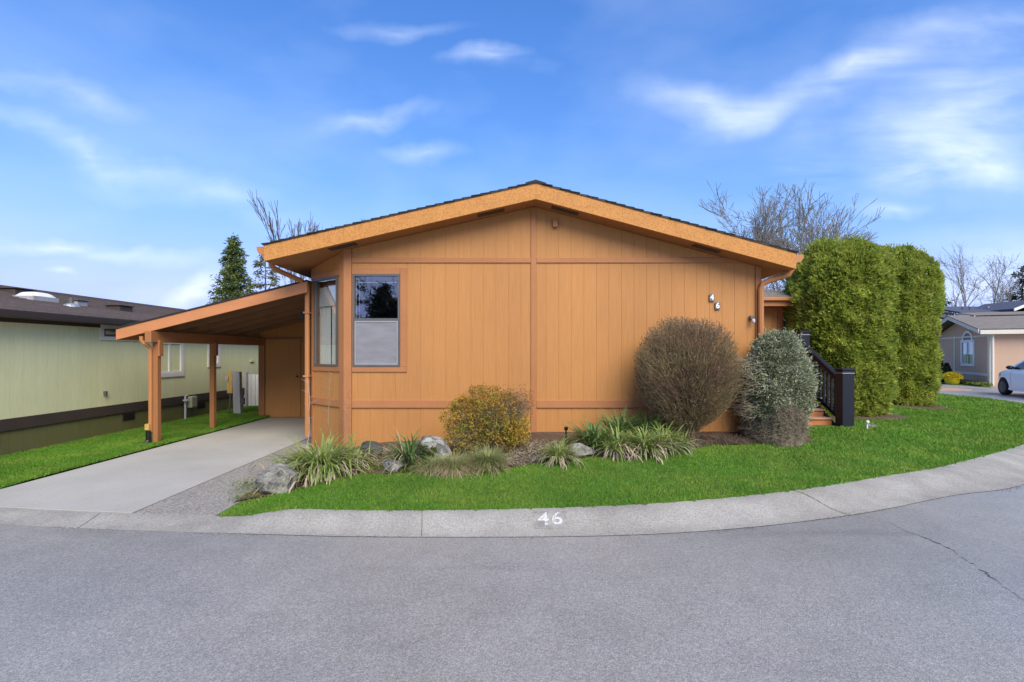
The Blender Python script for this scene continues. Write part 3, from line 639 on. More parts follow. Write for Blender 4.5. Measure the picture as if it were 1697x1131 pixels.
# roof: deck slabs, fascias, shingle courses, gutters
FT = .022
for nm, sg, xe, sl in (('l', -1, XL, SL), ('r', 1, XR, SR)):
    zu = RZ - sl * abs(xe - RX)
    P = lambda x, dz, y: (x, y, RZ - sl * abs(x - RX) + dz)
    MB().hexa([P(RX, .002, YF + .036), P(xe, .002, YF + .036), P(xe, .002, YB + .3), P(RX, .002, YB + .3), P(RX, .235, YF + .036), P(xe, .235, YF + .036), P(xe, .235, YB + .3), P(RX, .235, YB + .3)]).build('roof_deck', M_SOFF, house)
    MB().hexa([P(RX, .0, YF), P(xe, .0, YF), P(xe, .0, YF + .035), P(RX, .0, YF + .035), P(RX, .242, YF), P(xe, .242, YF), P(xe, .242, YF + .035), P(RX, .242, YF + .035)]).build('rake_fascia', M_FASC, house, bevel=.004)
    MB().hexa([P(RX, .2425, YF - .012), P(xe + sg * .01, .2425, YF - .012), P(xe + sg * .01, .2425, YF + .04), P(RX, .2425, YF + .04), P(RX, .257, YF - .012), P(xe + sg * .01, .257, YF - .012), P(xe + sg * .01, .257, YF + .04), P(RX, .257, YF + .04)]).build('drip_edge', M_BROWN, house)
    # shingle courses share one strip mesh
    n = int(abs(xe - RX) / .14); me = None
    for k in range(n + 1):
        xc = xe + sg * .03 - sg * .14 * k
        if sg * (xc - RX) < .05: break
        zc = RZ - sl * abs(xc - RX) + .258
        if me is None:
            q = MB(); c = .165; q.hexa([(0, YF - .02, .004), (-sg * c, YF - .02, sl * c - .006), (-sg * c, YB + .32, sl * c - .006), (0, YB + .32, .004), (0, YF - .02, .020), (-sg * c, YF - .02, sl * c + .004), (-sg * c, YB + .32, sl * c + .004), (0, YB + .32, .020)])
            o = q.build('shingle_course', M_SHIN, house); me = o.data
        else: o = bpy.data.objects.new('shingle_course', me); link(o, house)
        o.location = (xc, rng.normal() * .006, zc)
    q = MB(); x0, x1 = sorted((xe + sg * .002, xe + sg * .118)); zt = zu + .225
    xo = xe + sg * .118; xi = xe + sg * .002; ya, yb = YF + .01, YB + .3
    q.add([(xi, ya, zt), (xo, ya, zt), (xo - sg * .004, ya, zt - .05), (xo - sg * .035, ya, zt - .11), (xi, ya, zt - .13)] + [(xi, yb, zt), (xo, yb, zt), (xo - sg * .004, yb, zt - .05), (xo - sg * .035, yb, zt - .11), (xi, yb, zt - .13)],
          [(0, 1, 2, 3, 4), (9, 8, 7, 6, 5), (0, 5, 6, 1), (1, 6, 7, 2), (2, 7, 8, 3), (3, 8, 9, 4), (4, 9, 5, 0)]).build('gutter', M_GUT, house)
    # dark vents in the gable soffit
    for xv in ((-.12, -2.45) if sg < 0 else (.62, 2.85)):
        MB().hexa([P(xv, -.006, 7.70), P(xv + sg * .42, -.006, 7.70), P(xv + sg * .42, -.006, 7.86), P(xv, -.006, 7.86), P(xv, .001, 7.70), P(xv + sg * .42, .001, 7.70), P(xv + sg * .42, .001, 7.86), P(xv, .001, 7.86)]).build('soffit_vent', M_BROWN, house)
q = MB(); q.hexa([(RX - .16, YF - .022, RZ + .258 - SL * .16), (RX, YF - .022, RZ + .26), (RX, YB + .32, RZ + .26), (RX - .16, YB + .32, RZ + .258 - SL * .16), (RX - .16, YF - .022, RZ + .285 - SL * .16), (RX, YF - .022, RZ + .292), (RX, YB + .32, RZ + .292), (RX - .16, YB + .32, RZ + .285 - SL * .16)])
q.hexa([(RX, YF - .022, RZ + .26), (RX + .16, YF - .022, RZ + .258 - SR * .16), (RX + .16, YB + .32, RZ + .258 - SR * .16), (RX, YB + .32, RZ + .26), (RX, YF - .022, RZ + .292), (RX + .16, YF - .022, RZ + .285 - SR * .16), (RX + .16, YB + .32, RZ + .285 - SR * .16), (RX, YB + .32, RZ + .292)]); q.build('ridge_cap', M_SHIN, house)
# downspouts
MB().tube([(-3.86, 7.92, 3.13), (-3.86, 7.92, 3.03), (-3.83, 8.0, 2.97), (-3.62, 8.42, 2.86), (-3.56, 8.56, 2.80), (-3.555, 8.58, 2.70), (-3.555, 8.58, .16)], .042, 8, sq=True).build('downspout', M_GUT, house, smooth=False)
MB().tube([(4.42, 7.82, 3.06), (4.42, 7.82, 2.93), (4.38, 7.83, 2.86), (4.10, 7.90, 2.77), (4.02, 7.925, 2.72), (3.995, 7.93, 2.64), (3.995, 7.93, .28)], .045, 8, sq=True).build('downspout', M_GUT, house)
for z in (2.3, 1.2): MB().box(-3.61, -3.50, 8.53, 8.63, z, z + .03).build('downspout_strap', M_TRIM, house)
# small box under the gable peak
MB().box(.66, .735, 7.93, 7.99, 3.645, 3.76).build('gable_box', M_TRIM, house, bevel=.004)
# number plaques
for ch, px, py in (('4', 1180, 493.5), ('6', 1189.5, 507)):
    x = (px - 848.5) * 7.97 / F; z = CAMZ + (HY - py) * 7.97 / F
    o = thing('house_number', 'upper grey plaque with the white digit 4' if ch == '4' else 'lower grey plaque with the white digit 6', 'house number', (x, 7.985, z))
    MB().box(x - .042, x + .042, 7.968, 7.985, z - .062, z + .062).build('plaque', M_PLAQ, o, bevel=.008)
    V, Fc = text_tris(ch, .125, .003); MB().add([(x + a, 7.9655, z + b) for a, b, c in V], Fc).build('digit', M_NUM, o, fix=False)
# porch light and flood light
lx, lz = (1247.5 - 848.5) * 7.93 / F, CAMZ + (HY - 531) * 7.93 / F
o = thing('wall_light', 'small white wall light beside the right downspout', 'wall light', (lx, 7.95, lz))
MB().box(lx - .035, lx + .03, 7.93, 7.988, lz + .02, lz + .075).build('bracket', M_METAL, o, bevel=.004)
MB().lathe([(.02, -.05), (.028, -.03), (.028, .0), (.02, .02)], (lx, 7.91, lz), 'z', 12).build('lamp', M_LITE, o, smooth=True)
o = thing('flood_light', 'black flood light under the carport roof', 'flood light', (-3.62, 8.9, 2.29))
MB().box(-3.56, -3.50, 8.86, 8.96, 2.25, 2.36).build('base', M_BLACK, o); MB().tube([(-3.57, 8.9, 2.3), (-3.66, 8.86, 2.30)], .02, 8).build('arm', M_BLACK, o)
MB().tube([(-3.66, 8.92, 2.34), (-3.69, 8.84, 2.31), (-3.73, 8.74, 2.27)], [.035, .05, .068], 12).build('lamp_head', M_BLACK, o, smooth=False)

# ------------------------------------------------------------------ side entry wing of the house
wing = thing('entry_wing', 'orange side entry wing with a low shingled roof behind the stairs', 'house wing', (5.2, 11.5, .2))
FW = frame((0, 11.5, 0), (1, 0, 0), (0, -1, 0))
MB().box(4.03, 6.28, 11.514, 17, -.05, 2.69).build('wall', M_WALL, wing)
boards(FW, 4.03, 6.17, c_(-.05), c_(2.67), M_SIDE, wing); 
MB().fbox(FW, 6.17, 6.30, -.05, 2.69, .02, -.013).build('corner_board', M_TRIM, wing)
MB().box(4.03, 6.64, 11.08, 11.12, 2.67, 2.78).build('fascia', M_TRIM, wing); MB().box(6.60, 6.64, 11.122, 17.4, 2.67, 2.78).build('fascia', M_TRIM, wing)
MB().box(4.03, 6.62, 11.00, 11.078, 2.785, 2.865).build('gutter', M_GUT, wing, bevel=.01)
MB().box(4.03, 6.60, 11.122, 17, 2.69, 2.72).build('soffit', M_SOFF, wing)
Vr = [(4.03, 11.05, 2.87), (6.68, 11.05, 2.87), (6.68, 17.4, 2.87), (4.03, 17.4, 2.87), (4.03, 12.85, 3.52), (4.95, 12.85, 3.52), (4.95, 15.8, 3.52), (4.03, 15.8, 3.52)]
MB().add(Vr, [(0, 1, 5, 4), (1, 2, 6, 5), (2, 3, 7, 6), (4, 5, 6, 7), (0, 3, 2, 1), (0, 4, 7, 3)]).build('roof', M_GSHIN, wing)
nC = 10
for k in range(nC):   # shingle courses on the front slope
    a, b = k / nC, (k + 1.15) / nC; L0, L1 = Vector(Vr[0]), Vector(Vr[4]); r0, r1 = Vector(Vr[1]), Vector(Vr[5])
    A, B_, C_, D_ = L0.lerp(L1, a), r0.lerp(r1, a), r0.lerp(r1, min(b, 1)), L0.lerp(L1, min(b, 1)); up = Vector((0, -.1, .012)); lo = Vector((0, 0, .004))
    MB().hexa([A + lo, B_ + lo, C_, D_, A + Vector((0, 0, .018)), B_ + Vector((0, 0, .018)), C_ + Vector((0, 0, .005)), D_ + Vector((0, 0, .005))]).build('shingle_course', M_GSHIN, wing)

# ------------------------------------------------------------------ entry stairs with black railing
st = thing('entry_stairs', 'wooden entry steps with a black railing beside the hedge', 'stairs', (5.4, 9.0, .2))
SX0, SX1 = 4.55, 5.97
for k, (y, z) in enumerate(((8.99, .275), (9.17, .41), (9.41, .545), (9.67, .675), (9.93, .80))):
    yn = y + (.27 if k < 4 else 1.6)
    MB().box(SX0, SX1 - .02, y + .03, y + .055, (.10 if k == 0 else z - .135), z - .032).build('riser', M_RISER, st)
    MB().box(SX0 - .01, SX1, y, yn, z - .03, z).build('tread', M_STEPW, st, bevel=.006)
MB().box(SX0 + .02, SX1 - .04, 9.1, 11.4, .05, .2).build('stair_frame', M_RISER, st)
MB().add([(SX1 - .018, 9.03, .1), (SX1 - .018, 11.4, .1), (SX1 - .018, 11.4, .76), (SX1 - .018, 9.95, .76), (SX1 - .018, 9.03, .25), (SX1 + .02, 9.03, .1), (SX1 + .02, 11.4, .1), (SX1 + .02, 11.4, .76), (SX1 + .02, 9.95, .76), (SX1 + .02, 9.03, .25)],
         [(0, 1, 2, 3, 4), (9, 8, 7, 6, 5), (0, 5, 6, 1), (1, 6, 7, 2), (2, 7, 8, 3), (3, 8, 9, 4), (4, 9, 5, 0)]).build('stringer', M_BLKWD, st)
def newel(x, y, z0, z1, w=.105):
    p = MB().box(x - w, x + w, y - w, y + w, z0, z1).build('newel_post', M_BLKWD, st, bevel=.006)
    sub(p, MB().box(x - w - .012, x + w + .012, y - w - .012, y + w + .012, z1 + .002, z1 + .035), 'post_cap', M_BLKWD, bevel=.008)
    sub(p, MB().box(x - w - .006, x + w + .006, y - w - .006, y + w + .006, z1 - .055, z1 - .043), 'collar', M_GREYW)
newel(6.07, 9.02, .10, 1.30); newel(6.16, 10.5, .2, 2.05); newel(6.16, 11.25, .2, 2.0, .08); newel(4.62, 10.5, .7, 2.05, .09)
def rail(p0, p1, w, h, name='rail'):
    a, b = Vector(p0), Vector(p1); q = MB()
    q.hexa([a + Vector((-w, 0, 0)), a + Vector((w, 0, 0)), b + Vector((w, 0, 0)), b + Vector((-w, 0, 0)), a + Vector((-w, 0, h)), a + Vector((w, 0, h)), b + Vector((w, 0, h)), b + Vector((-w, 0, h))]); return q.build(name, M_BLKWD, st, bevel=.005)
rail((6.09, 9.13, 1.10), (6.14, 10.39, 1.78), .045, .05, 'handrail'); rail((6.09, 9.13, 1.0), (6.14, 10.39, 1.68), .022, .06, 'top_rail'); rail((6.09, 9.13, .34), (6.14, 10.39, .94), .025, .07, 'bottom_rail')
for k in range(10):
    t = (k + .6) / 10.4; x, y = 6.09 + .05 * t, 9.13 + 1.26 * t; MB().box(x - .018, x + .018, y - .018, y + .018, .40 + .6 * t, 1.0 + .68 * t).build('baluster', M_BLKWD, st)
rail((6.16, 10.61, 1.82), (6.16, 11.17, 1.82), .04, .05, 'handrail'); rail((6.16, 10.61, .95), (6.16, 11.17, .95), .02, .05, 'bottom_rail')
for k in range(4): y = 10.68 + k * .14; MB().box(6.142, 6.178, y - .018, y + .018, 1.0, 1.82).build('baluster', M_BLKWD, st)

# ------------------------------------------------------------------ carport
cp_ = thing('carport', 'open lean to carport with brown plank ceiling left of the house', 'carport', (-5, 10, .03))
CX0, CX1, CY0, CY1, PC = -6.775, -3.505, 8.45, 14.5, .25
def cz(x): return 1.84 + PC * (x - CX0)      # fascia bottom
def slope_box(x0, x1, y0, y1, d0, d1): return MB().hexa([(x0, y0, cz(x0) + d0), (x1, y0, cz(x1) + d0), (x1, y1, cz(x1) + d0), (x0, y1, cz(x0) + d0), (x0, y0, cz(x0) + d1), (x1, y0, cz(x1) + d1), (x1, y1, cz(x1) + d1), (x0, y1, cz(x0) + d1)])
slope_box(CX0, CX1, CY0, CY0 + .038, 0, .185).build('fascia', M_CFASC, cp_, bevel=.004)
slope_box(CX0 - .02, CX1, CY0 - .015, CY1, .187, .212).build('roof_edge', M_SHIN, cp_)
n = 16   # ceiling planks run from eave to house under the roofing
yy = np.linspace(CY0 + .04, CY1, 43)
for a, b in zip(yy[:-1], yy[1:]):
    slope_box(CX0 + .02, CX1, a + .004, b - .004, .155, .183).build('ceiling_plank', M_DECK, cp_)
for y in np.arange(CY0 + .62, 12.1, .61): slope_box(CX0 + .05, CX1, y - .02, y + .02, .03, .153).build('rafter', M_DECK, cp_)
slope_box(CX0, CX0 + .035, CY0 + .04, CY1, .0, .185).build('eave_fascia', M_CFASC, cp_)
bx0, bx1 = -6.215, -6.105
MB().box(bx0, bx1, 8.36, 12.2, 1.80, 1.985).build('beam', M_POST, cp_, bevel=.004)
for y in (8.57, 10.18):
    MB().box(-6.205, -6.115, y - .045, y + .045, .03, 1.798).build('post', M_POST, cp_, bevel=.004)
    MB().box(-6.108, -6.078, y - .05, y + .05, 1.56, 1.84).build('cleat', M_POST, cp_, bevel=.003)
MB().tube([(-6.30, 8.40, 1.90), (-6.30, 8.40, 1.83), (-6.27, 8.42, 1.78), (-6.23, 8.48, 1.73), (-6.222, 8.505, 1.68), (-6.222, 8.505, .26)], .032, 8, sq=True).build('downspout', M_GUT, cp_)
MB().tube([(-6.235, 8.48, .28), (-6.235, 8.48, .12), (-6.25, 8.44, .06), (-6.33, 8.38, .05)], .042, 8).build('drain_boot', M_BLACK, cp_)
MB().box(-6.275, -6.20, 8.44, 8.52, .30, .40).build('tape_wrap', M_YELW, cp_)
shed = thing('storage_shed', 'brown panelled storage room closing the back of the carport', 'shed', (-4.9, 12.2, .03))
FS = frame((0, 12.17, 0), (1, 0, 0), (0, -1, 0))
MB().box(-6.22, -3.51, 12.185, 14.4, .0, 1.9).build('wall', M_SIDE, shed); MB().hexa([(-6.22, 12.185, 1.9), (-3.51, 12.185, 1.9), (-3.51, 14.4, 1.9), (-6.22, 14.4, 1.9)] + [(-6.22, 12.185, cz(-6.22) + .15), (-3.51, 12.185, cz(-3.51) + .15), (-3.51, 14.4, cz(-3.51) + .15), (-6.22, 14.4, cz(-6.22) + .15)]).build('upper_wall', M_SIDE, shed)
MB().fbox(FS, -6.23, -6.08, .0, 1.99, .03, -.01).build('corner_board', M_POST, shed)
for a, b in ((-6.06, -5.20), (-5.185, -4.32), (-4.305, -3.52)): MB().fbox(FS, a, b, .045, 1.955, .018, -.012).build('panel', M_SIDE, shed)
MB().fbox(FS, -6.07, -3.52, 1.962, 1.985, .02, -.012).build('head_trim', M_POST, shed)
MB().fbox(FS, -5.30, -5.26, 1.02, 1.06, .07, .018).build('knob', M_METAL, shed)

# ------------------------------------------------------------------ green neighbour house
gh = thing('green_house', 'long pale green manufactured home with brown trim on the left', 'house', (-9.5, 12, .05))
GX = -7.65; FG = frame((GX, 0, 0), (0, 1, 0), (1, 0, 0)); GY0, GY1 = 5.9, 19.0
MB().box(-14.6, GX - .009, GY0, GY1, 0, 2.15).build('wall', M_GREENB, gh)
gw = [(9.0, 9.62, 1.93, 2.14), (10.62, 11.42, 1.17, 1.85), (12.5, 12.86, 1.34, 1.85)]
gb0, gb1 = .44, .62
boards(FG, GY0, GY1, c_(.0), c_(gb0), M_OLIVE, gh, w=.2032)
boards(FG, GY0, GY1, c_(gb1), c_(2.10), M_GREEN, gh, w=.2032)
MB().fbox(FG, GY0, GY1, gb0, gb1, .03, -.013).build('belt_trim', M_BROWN, gh, bevel=.004)
MB().fbox(FG, GY0, GY1, 2.085, 2.20, .02, -.013).build('frieze_trim', M_BROWN, gh)
gsl = .21; GE = GX + .28
MB().fbox(FG, GY0 - .3, GY1 + .3, 2.14, 2.25, .30, .20).build('gutter', M_BRGUT, gh, bevel=.015)
MB().box(GX - .02, GE - .07, GY0 - .3, GY1 + .3, 2.15, 2.17).build('soffit', M_BROWN, gh)
ridge = -11.2; zr = 2.255 + gsl * (GE - ridge)
MB().hexa([(ridge, GY0 - .3, zr - .12), (GE - .08, GY0 - .3, 2.172), (GE - .08, GY1 + .3, 2.172), (ridge, GY1 + .3, zr - .12), (ridge, GY0 - .3, zr - .004), (GE, GY0 - .3, 2.251), (GE, GY1 + .3, 2.251), (ridge, GY1 + .3, zr - .004)]).build('roof_deck', M_BSHIN, gh)
MB().hexa([(-15.0, GY0 - .3, 2.2), (ridge, GY0 - .3, zr - .12), (ridge, GY1 + .3, zr - .12), (-15.0, GY1 + .3, 2.2), (-15.0, GY0 - .3, 2.3), (ridge, GY0 - .3, zr), (ridge, GY1 + .3, zr), (-15.0, GY1 + .3, 2.3)]).build('roof_deck', M_BSHIN, gh)
me = None; k = 0
while GE - .14 * k > ridge + .05:
    xc = GE + .02 - .14 * k; zc = 2.253 + gsl * (GE - (GE + .02 - .14 * k)) 
    if me is None:
        q = MB(); c = .16; q.hexa([(0, GY0 - .32, .0), (-c, GY0 - .32, gsl * c - .008), (-c, GY1 + .32, gsl * c - .008), (0, GY1 + .32, .0), (0, GY0 - .32, .014), (-c, GY0 - .32, gsl * c + .002), (-c, GY1 + .32, gsl * c + .002), (0, GY1 + .32, .014)]); o = q.build('shingle_course', M_BSHIN, gh); me = o.data
    else: o = bpy.data.objects.new('shingle_course', me); link(o, gh)
    o.location = (xc, rng.normal() * .01, zc); k += 1
MB().box(ridge - .14, ridge + .14, GY0 - .3, GY1 + .3, zr - .02, zr + .03).build('ridge_cap', M_BSHIN, gh)
def gwin(y0, y1, z0, z1, mid=None, vmid=None, awn=False, t=.09):
    for a, b, c, d in ((y0 - t, y1 + t, z0 - t, z0), (y0 - t, y1 + t, z1, z1 + t), (y0 - t, y0, z0, z1), (y1, y1 + t, z0, z1)): MB().fbox(FG, a, b, c, d, .028, -.013).build('window_casing', M_CREAM, gh, bevel=.003)
    w = win(FG, y0, y1, z0, z1, gh, M_WHITE if not awn else M_METAL, .035, mid=mid, vmid=vmid, d=.024, back=-.012)
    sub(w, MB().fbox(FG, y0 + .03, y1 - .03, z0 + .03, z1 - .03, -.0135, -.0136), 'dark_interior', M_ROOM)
    return w
gwin(*gw[1], vmid=11.02); gwin(*gw[2], vmid=12.68)
# high awning window with its sash tilted out
a, b, z0, z1 = 9.72, 10.42, 1.80, 2.0
y0, y1 = 9.24, 10.2; z0, z1 = 1.93, 2.07
w = gwin(y0, y1, z0, z1, awn=True, t=.075)
q = MB(); fo, fu, fn = FG
sub(w, MB().hexa([(GX + .03, y0 + .05, z1 - .03), (GX + .03, y1 - .3, z1 - .03), (GX + .12, y1 - .3, z0 + .07), (GX + .12, y0 + .05, z0 + .07), (GX + .045, y0 + .05, z1 - .025), (GX + .045, y1 - .3, z1 - .025), (GX + .135, y1 - .3, z0 + .075), (GX + .135, y0 + .05, z0 + .075)]), 'tilted_sash', M_LMETAL)
for y, z in ((9.85, .28), (12.15, .26), (7.2, .26)):
    v = MB().fbox(FG, y - .16, y + .16, z, z + .15, .012, -.012).build('crawl_vent', M_BROWN, gh)
    for k in range(4): sub(v, MB().fbox(FG, y - .14, y + .14, z + .02 + k * .032, z + .035 + k * .032, .024, .0125), 'slat', M_BLACK)
MB().fbox(FG, 9.25, 9.29, .82, .90, .05, 0).build('hose_bib', M_METAL, gh)
MB().fbox(FG, 14.4, 14.62, 1.35, 1.40, .04, 0).build('outlet_cover', M_GREENB, gh)
gm = thing('gas_meter', 'grey green gas meter on the green house skirting', 'meter', (GX + .1, 11.6, .3))
MB().box(GX + .06, GX + .2, 11.5, 11.72, .33, .60).build('meter_body', mat('meter_grey', (.28, .29, .20), .6), gm, bevel=.03); MB().tube([(GX + .1, 11.42, .0), (GX + .1, 11.42, .62), (GX + .1, 11.5, .62)], .022, 8).build('pipe', M_GREYW, gm); MB().lathe([(.05, -.02), (.06, 0), (.05, .02)], (GX + .12, 11.4, .52), 'z', 12).build('regulator', M_GREYW, gm)
# roof things on the green house
def on_groof(px, py):
    for y in np.arange(6, 25, .02):
        x = (px - 848.5) / F * y; z = CAMZ - (py - HY) / F * y
        if z <= 2.26 + gsl * (GE - x) and x < GE: return x, y, 2.27 + gsl * (GE - x)
    return None
x, y, z = on_groof(60, 497) or (-10, 9.8, 2.8)
o = thing('skylight_dome', 'white domed skylight on the brown shingle roof', 'skylight', (x, y, z))
MB().box(x - .2, x + .2, y - .26, y + .26, z - .10, z + .04).build('curb_frame', M_GREYW, o); 
q = MB(); V = []; nn = 8
for i in range(nn + 1):
    for j in range(nn + 1): a, b = i / nn * 2 - 1, j / nn * 2 - 1; V.append((x + a * .18, y + b * .24, z + .04 + .09 * (1 - a ** 4) ** .5 * (1 - b ** 4) ** .5))
q.add(V, [(i * 9 + j, (i + 1) * 9 + j, (i + 1) * 9 + j + 1, i * 9 + j + 1) for i in range(8) for j in range(8)]).build('dome', M_WHITE, o, smooth=True)
for px, py, lab, col in ((118, 508, 'black plumbing vent pipe with a pale flashing on the brown roof', 0), (130, 506, 'small hooded roof vent beside the vent pipe', 1), (28, 487, 'flat dark roof vent near the left picture edge', 2), (198, 514, 'flat dark roof vent right of the plumbing pipe', 2)):
    h = on_groof(px, py)
    if not h: continue
    x, y, z = h; o = thing('roof_vent', lab, 'roof vent', (x, y, z))
    if col == 0: MB().tube([(x, y, z - .1), (x, y, z + .16)], .04, 10).build('pipe', M_METAL, o); MB().lathe([(.15, -.03), (.12, .015), (.045, .05)], (x, y, z), 'z', 14).build('flashing', M_LMETAL, o)
    elif col == 1: MB().box(x - .09, x + .09, y - .13, y + .13, z - .06, z + .07).build('body', M_GREYW, o, bevel=.02); MB().box(x - .12, x + .12, y - .16, y + .16, z + .072, z + .10).build('hood', M_METAL, o, bevel=.01)
    else: MB().box(x - .16, x + .16, y - .2, y + .2, z - .08, z + .07).build('body', M_BROWN, o, bevel=.02); MB().box(x - .19, x + .19, y - .23, y + .23, z + .072, z + .09).build('hood', M_BROWN, o, bevel=.008)

# fence and meter post at the back of the strip
fn_ = thing('back_fence', 'weathered white board fence behind the carport', 'fence', (-6.9, 14.2, .05))
for k in range(12):
    x = -7.62 + k * .125
    MB().box(x, x + .115, 14.2, 14.22, .08, 1.0 + rng.normal() * .004).build('fence_board', M_FENCE, fn_)
for x in (-7.62, -6.62): MB().box(x - .05, x + .05, 14.08, 14.18, .03, 1.06).build('fence_post', M_GREYW, fn_)
MB().box(-7.62, -6.15, 14.225, 14.26, .75, .83).build('fence_rail', M_GREYW, fn_); MB().box(-7.62, -6.15, 14.225, 14.26, .25, .33).build('fence_rail', M_GREYW, fn_)
mp_ = thing('utility_post', 'grey weathered utility post with a bare plywood board', 'post', (-6.93, 12.5, .05))
MB().hexa([(-7.02, 12.45, .03), (-6.84, 12.45, .03), (-6.84, 12.57, .03), (-7.02, 12.57, .03), (-7.05, 12.45, 1.14), (-6.87, 12.45, 1.14), (-6.87, 12.57, 1.14), (-7.05, 12.57, 1.14)]).build('post', M_GREYW, mp_, bevel=.006)
MB().box(-7.19, -7.06, 12.47, 12.5, .60, 1.14).build('board', M_YELW, mp_); MB().box(-7.22, -7.15, 12.44, 12.47, .92, 1.02).build('switch_box', M_GREYW, mp_)
MB().tube([(-7.10, 12.46, .6), (-7.11, 12.45, .3), (-7.16, 12.42, .08)], .015, 6).build('conduit', M_METAL, mp_); MB().box(-6.84, -6.78, 12.48, 12.55, .32, .48).build('outlet_box', M_METAL, mp_)

# ------------------------------------------------------------------ tan house and blue roofed house on the right
th = thing('tan_house', 'tan manufactured home with cream trim across the street', 'house', (26, 25, 0))
C0 = np.array((23.2, 24.0)); U = np.array((2.6, 6.0)); U /= np.linalg.norm(U); nU = np.array((-U[1], U[0])); W = np.array((U[1], -U[0]))
FTg = frame((C0[0], C0[1], 0), (U[0], U[1], 0), (nU[0], nU[1], 0)); FTr = frame((C0[0], C0[1], 0), (W[0], W[1], 0), (-U[0], -U[1], 0))
GWd = 6.54; EZ, PZ = 2.62, 3.42
MB().fbox(FTg, 0, GWd / 2, -.05, EZ, 0, -.15, PZ).build('wall', M_TAN, th); MB().fbox(FTg, GWd / 2, GWd, -.05, PZ, 0, -.15, EZ).build('wall', M_TAN, th)
MB().fbox(FTr, .15, 18, -.05, EZ, 0, -.15).build('wall', M_TAN, th)
MB().fbox(FTg, GWd - .15, GWd, -.05, EZ, -.15, -18).build('wall', M_TAN, th)
for a, b in ((0, .16), (GWd * .60, GWd * .60 + .12), (GWd - .14, GWd)): MB().fbox(FTg, a, b, -.05, 2.55, .03, -.001).build('corner_board', M_CREAM, th)
MB().fbox(FTr, -.03, .14, -.05, 2.55, .03, -.001).build('corner_board', M_CREAM, th); MB().fbox(FTr, 2.4, 2.46, -.05, 2.5, .012, -.001).build('seam_strip', M_TAN, th)
for a, b in ((.162, GWd * .60 - .002), (GWd * .60 + .122, GWd - .142)):
    MB().fbox(FTg, a, b, .48, .60, .028, -.001).build('belt_trim', M_CREAM, th); MB().fbox(FTg, a, b, 2.42, 2.50, .028, -.001).build('band_trim', M_CREAM, th)
MB().tube([tuple(FTr[0] + FTr[1] * .05 + FTr[2] * .16 + np.array((0, 0, z))) for z in (2.52, .05)], .055, 8).build('downspout', M_CREAM, th)
def rake(fr, u0, z0, u1, z1, h, d0, d1, m=M_CREAM, nm='rake_fascia'): MB().fbox(fr, u0, u1, z0, z0 + h, d0, d1, z1 + h, z1).build(nm, m, th)
rake(FTg, -.35, EZ - .06, GWd / 2, PZ + .02, .20, .56, .52); rake(FTg, GWd / 2, PZ + .02, GWd + .35, EZ - .06, .20, .56, .52)
rake(FTg, -.35, EZ + .135, GWd / 2, PZ + .215, .04, .58, -18, M_GSHIN, 'roof'); rake(FTg, GWd / 2, PZ + .215, GWd + .35, EZ + .135, .04, .58, -18, M_GSHIN, 'roof')
rake(FTg, GWd * .42, PZ + .02, GWd * .72, PZ + .28, .16, -.4, -.44); rake(FTg, GWd * .72, PZ + .28, GWd + .9, EZ + .02, .16, -.4, -.44)
rake(FTg, GWd * .42, PZ + .18, GWd * .72, PZ + .44, .03, -.38, -14, M_GSHIN, 'roof'); rake(FTg, GWd * .72, PZ + .44, GWd + .9, EZ + .18, .03, -.38, -14, M_GSHIN, 'roof')
MB().fbox(FTr, -.5, 18, EZ - .10, EZ + .10, .42, .34).build('gutter', M_CREAM, th)
# arched window
wz0, wz1, wa, wb = .92, 2.30, 1.55, 3.12
w = win(FTg, wa, wb, wz0, wz1, th, M_WHITE, .13, vmid=(wa + wb) / 2, d=.05, back=.001); sub(w, MB().fbox(FTg, wa + .1, wb - .1, wz0 + .1, wz1 - .1, .0035, .003), 'dark_interior', M_ROOM)
for a in (wa + .16, wb - .55): sub(w, MB().fbox(FTg, a, a + .36, wz0 + .14, wz1 - .14, .008, .005), 'curtain', M_CURT)
def arc(r, d, n=14, cu=(wa + wb) / 2, cz_=wz1): return [tuple(FTg[0] + FTg[1] * (cu + r * math.cos(math.pi * k / n)) + FTg[2] * d + np.array((0, 0, cz_ + r * .78 * math.sin(math.pi * k / n)))) for k in range(n + 1)]
q = MB(); A, B_, C_, D_ = arc(.62, .05), arc(.47, .05), arc(.62, .001), arc(.47, .001); nA = len(A)
q.add(A + B_ + C_ + D_, sum([[(i, i + 1, nA + i + 1, nA + i), (2 * nA + i, i, i + 1, 2 * nA + i + 1), (nA + i, nA + i + 1, 3 * nA + i + 1, 3 * nA + i)] for i in range(nA - 1)], []) + [(0, nA, 3 * nA, 2 * nA), (nA - 1, 2 * nA - 1, 4 * nA - 1, 3 * nA - 1)]); sub(w, q, 'arch_frame', M_WHITE)
sub(w, MB().add(arc(.48, .012), [tuple(range(nA))]), 'arch_pane', M_METAL, fix=False)
MB().fbox(FTg, 6.0, 6.12, 1.45, 1.6, .05, .001).build('porch_light', M_BLACK, th)
bh = thing('blue_roofed_house', 'distant house with a blue grey shingle roof behind the tan house', 'house', (42, 45, 0))
def bhx(px, Y): return (px - 848.5) * Y / F
YB_ = 42.0; X0, X1 = bhx(1545, YB_), bhx(1830, YB_)
MB().box(X0 + .3, X1, YB_ + .5, YB_ + 12, 0, 4.7).build('wall', M_GREYWALL, bh)
xm = bhx(1592, YB_)
MB().hexa([(xm, YB_, 4.95), (X1, YB_, 4.95), (X1, YB_ + 6, 6.0), (xm + 2.0, YB_ + 6, 6.0), (xm, YB_, 5.08), (X1, YB_, 5.08), (X1, YB_ + 6, 6.12), (xm + 2.0, YB_ + 6, 6.12)]).build('roof', M_BLSHIN, bh)
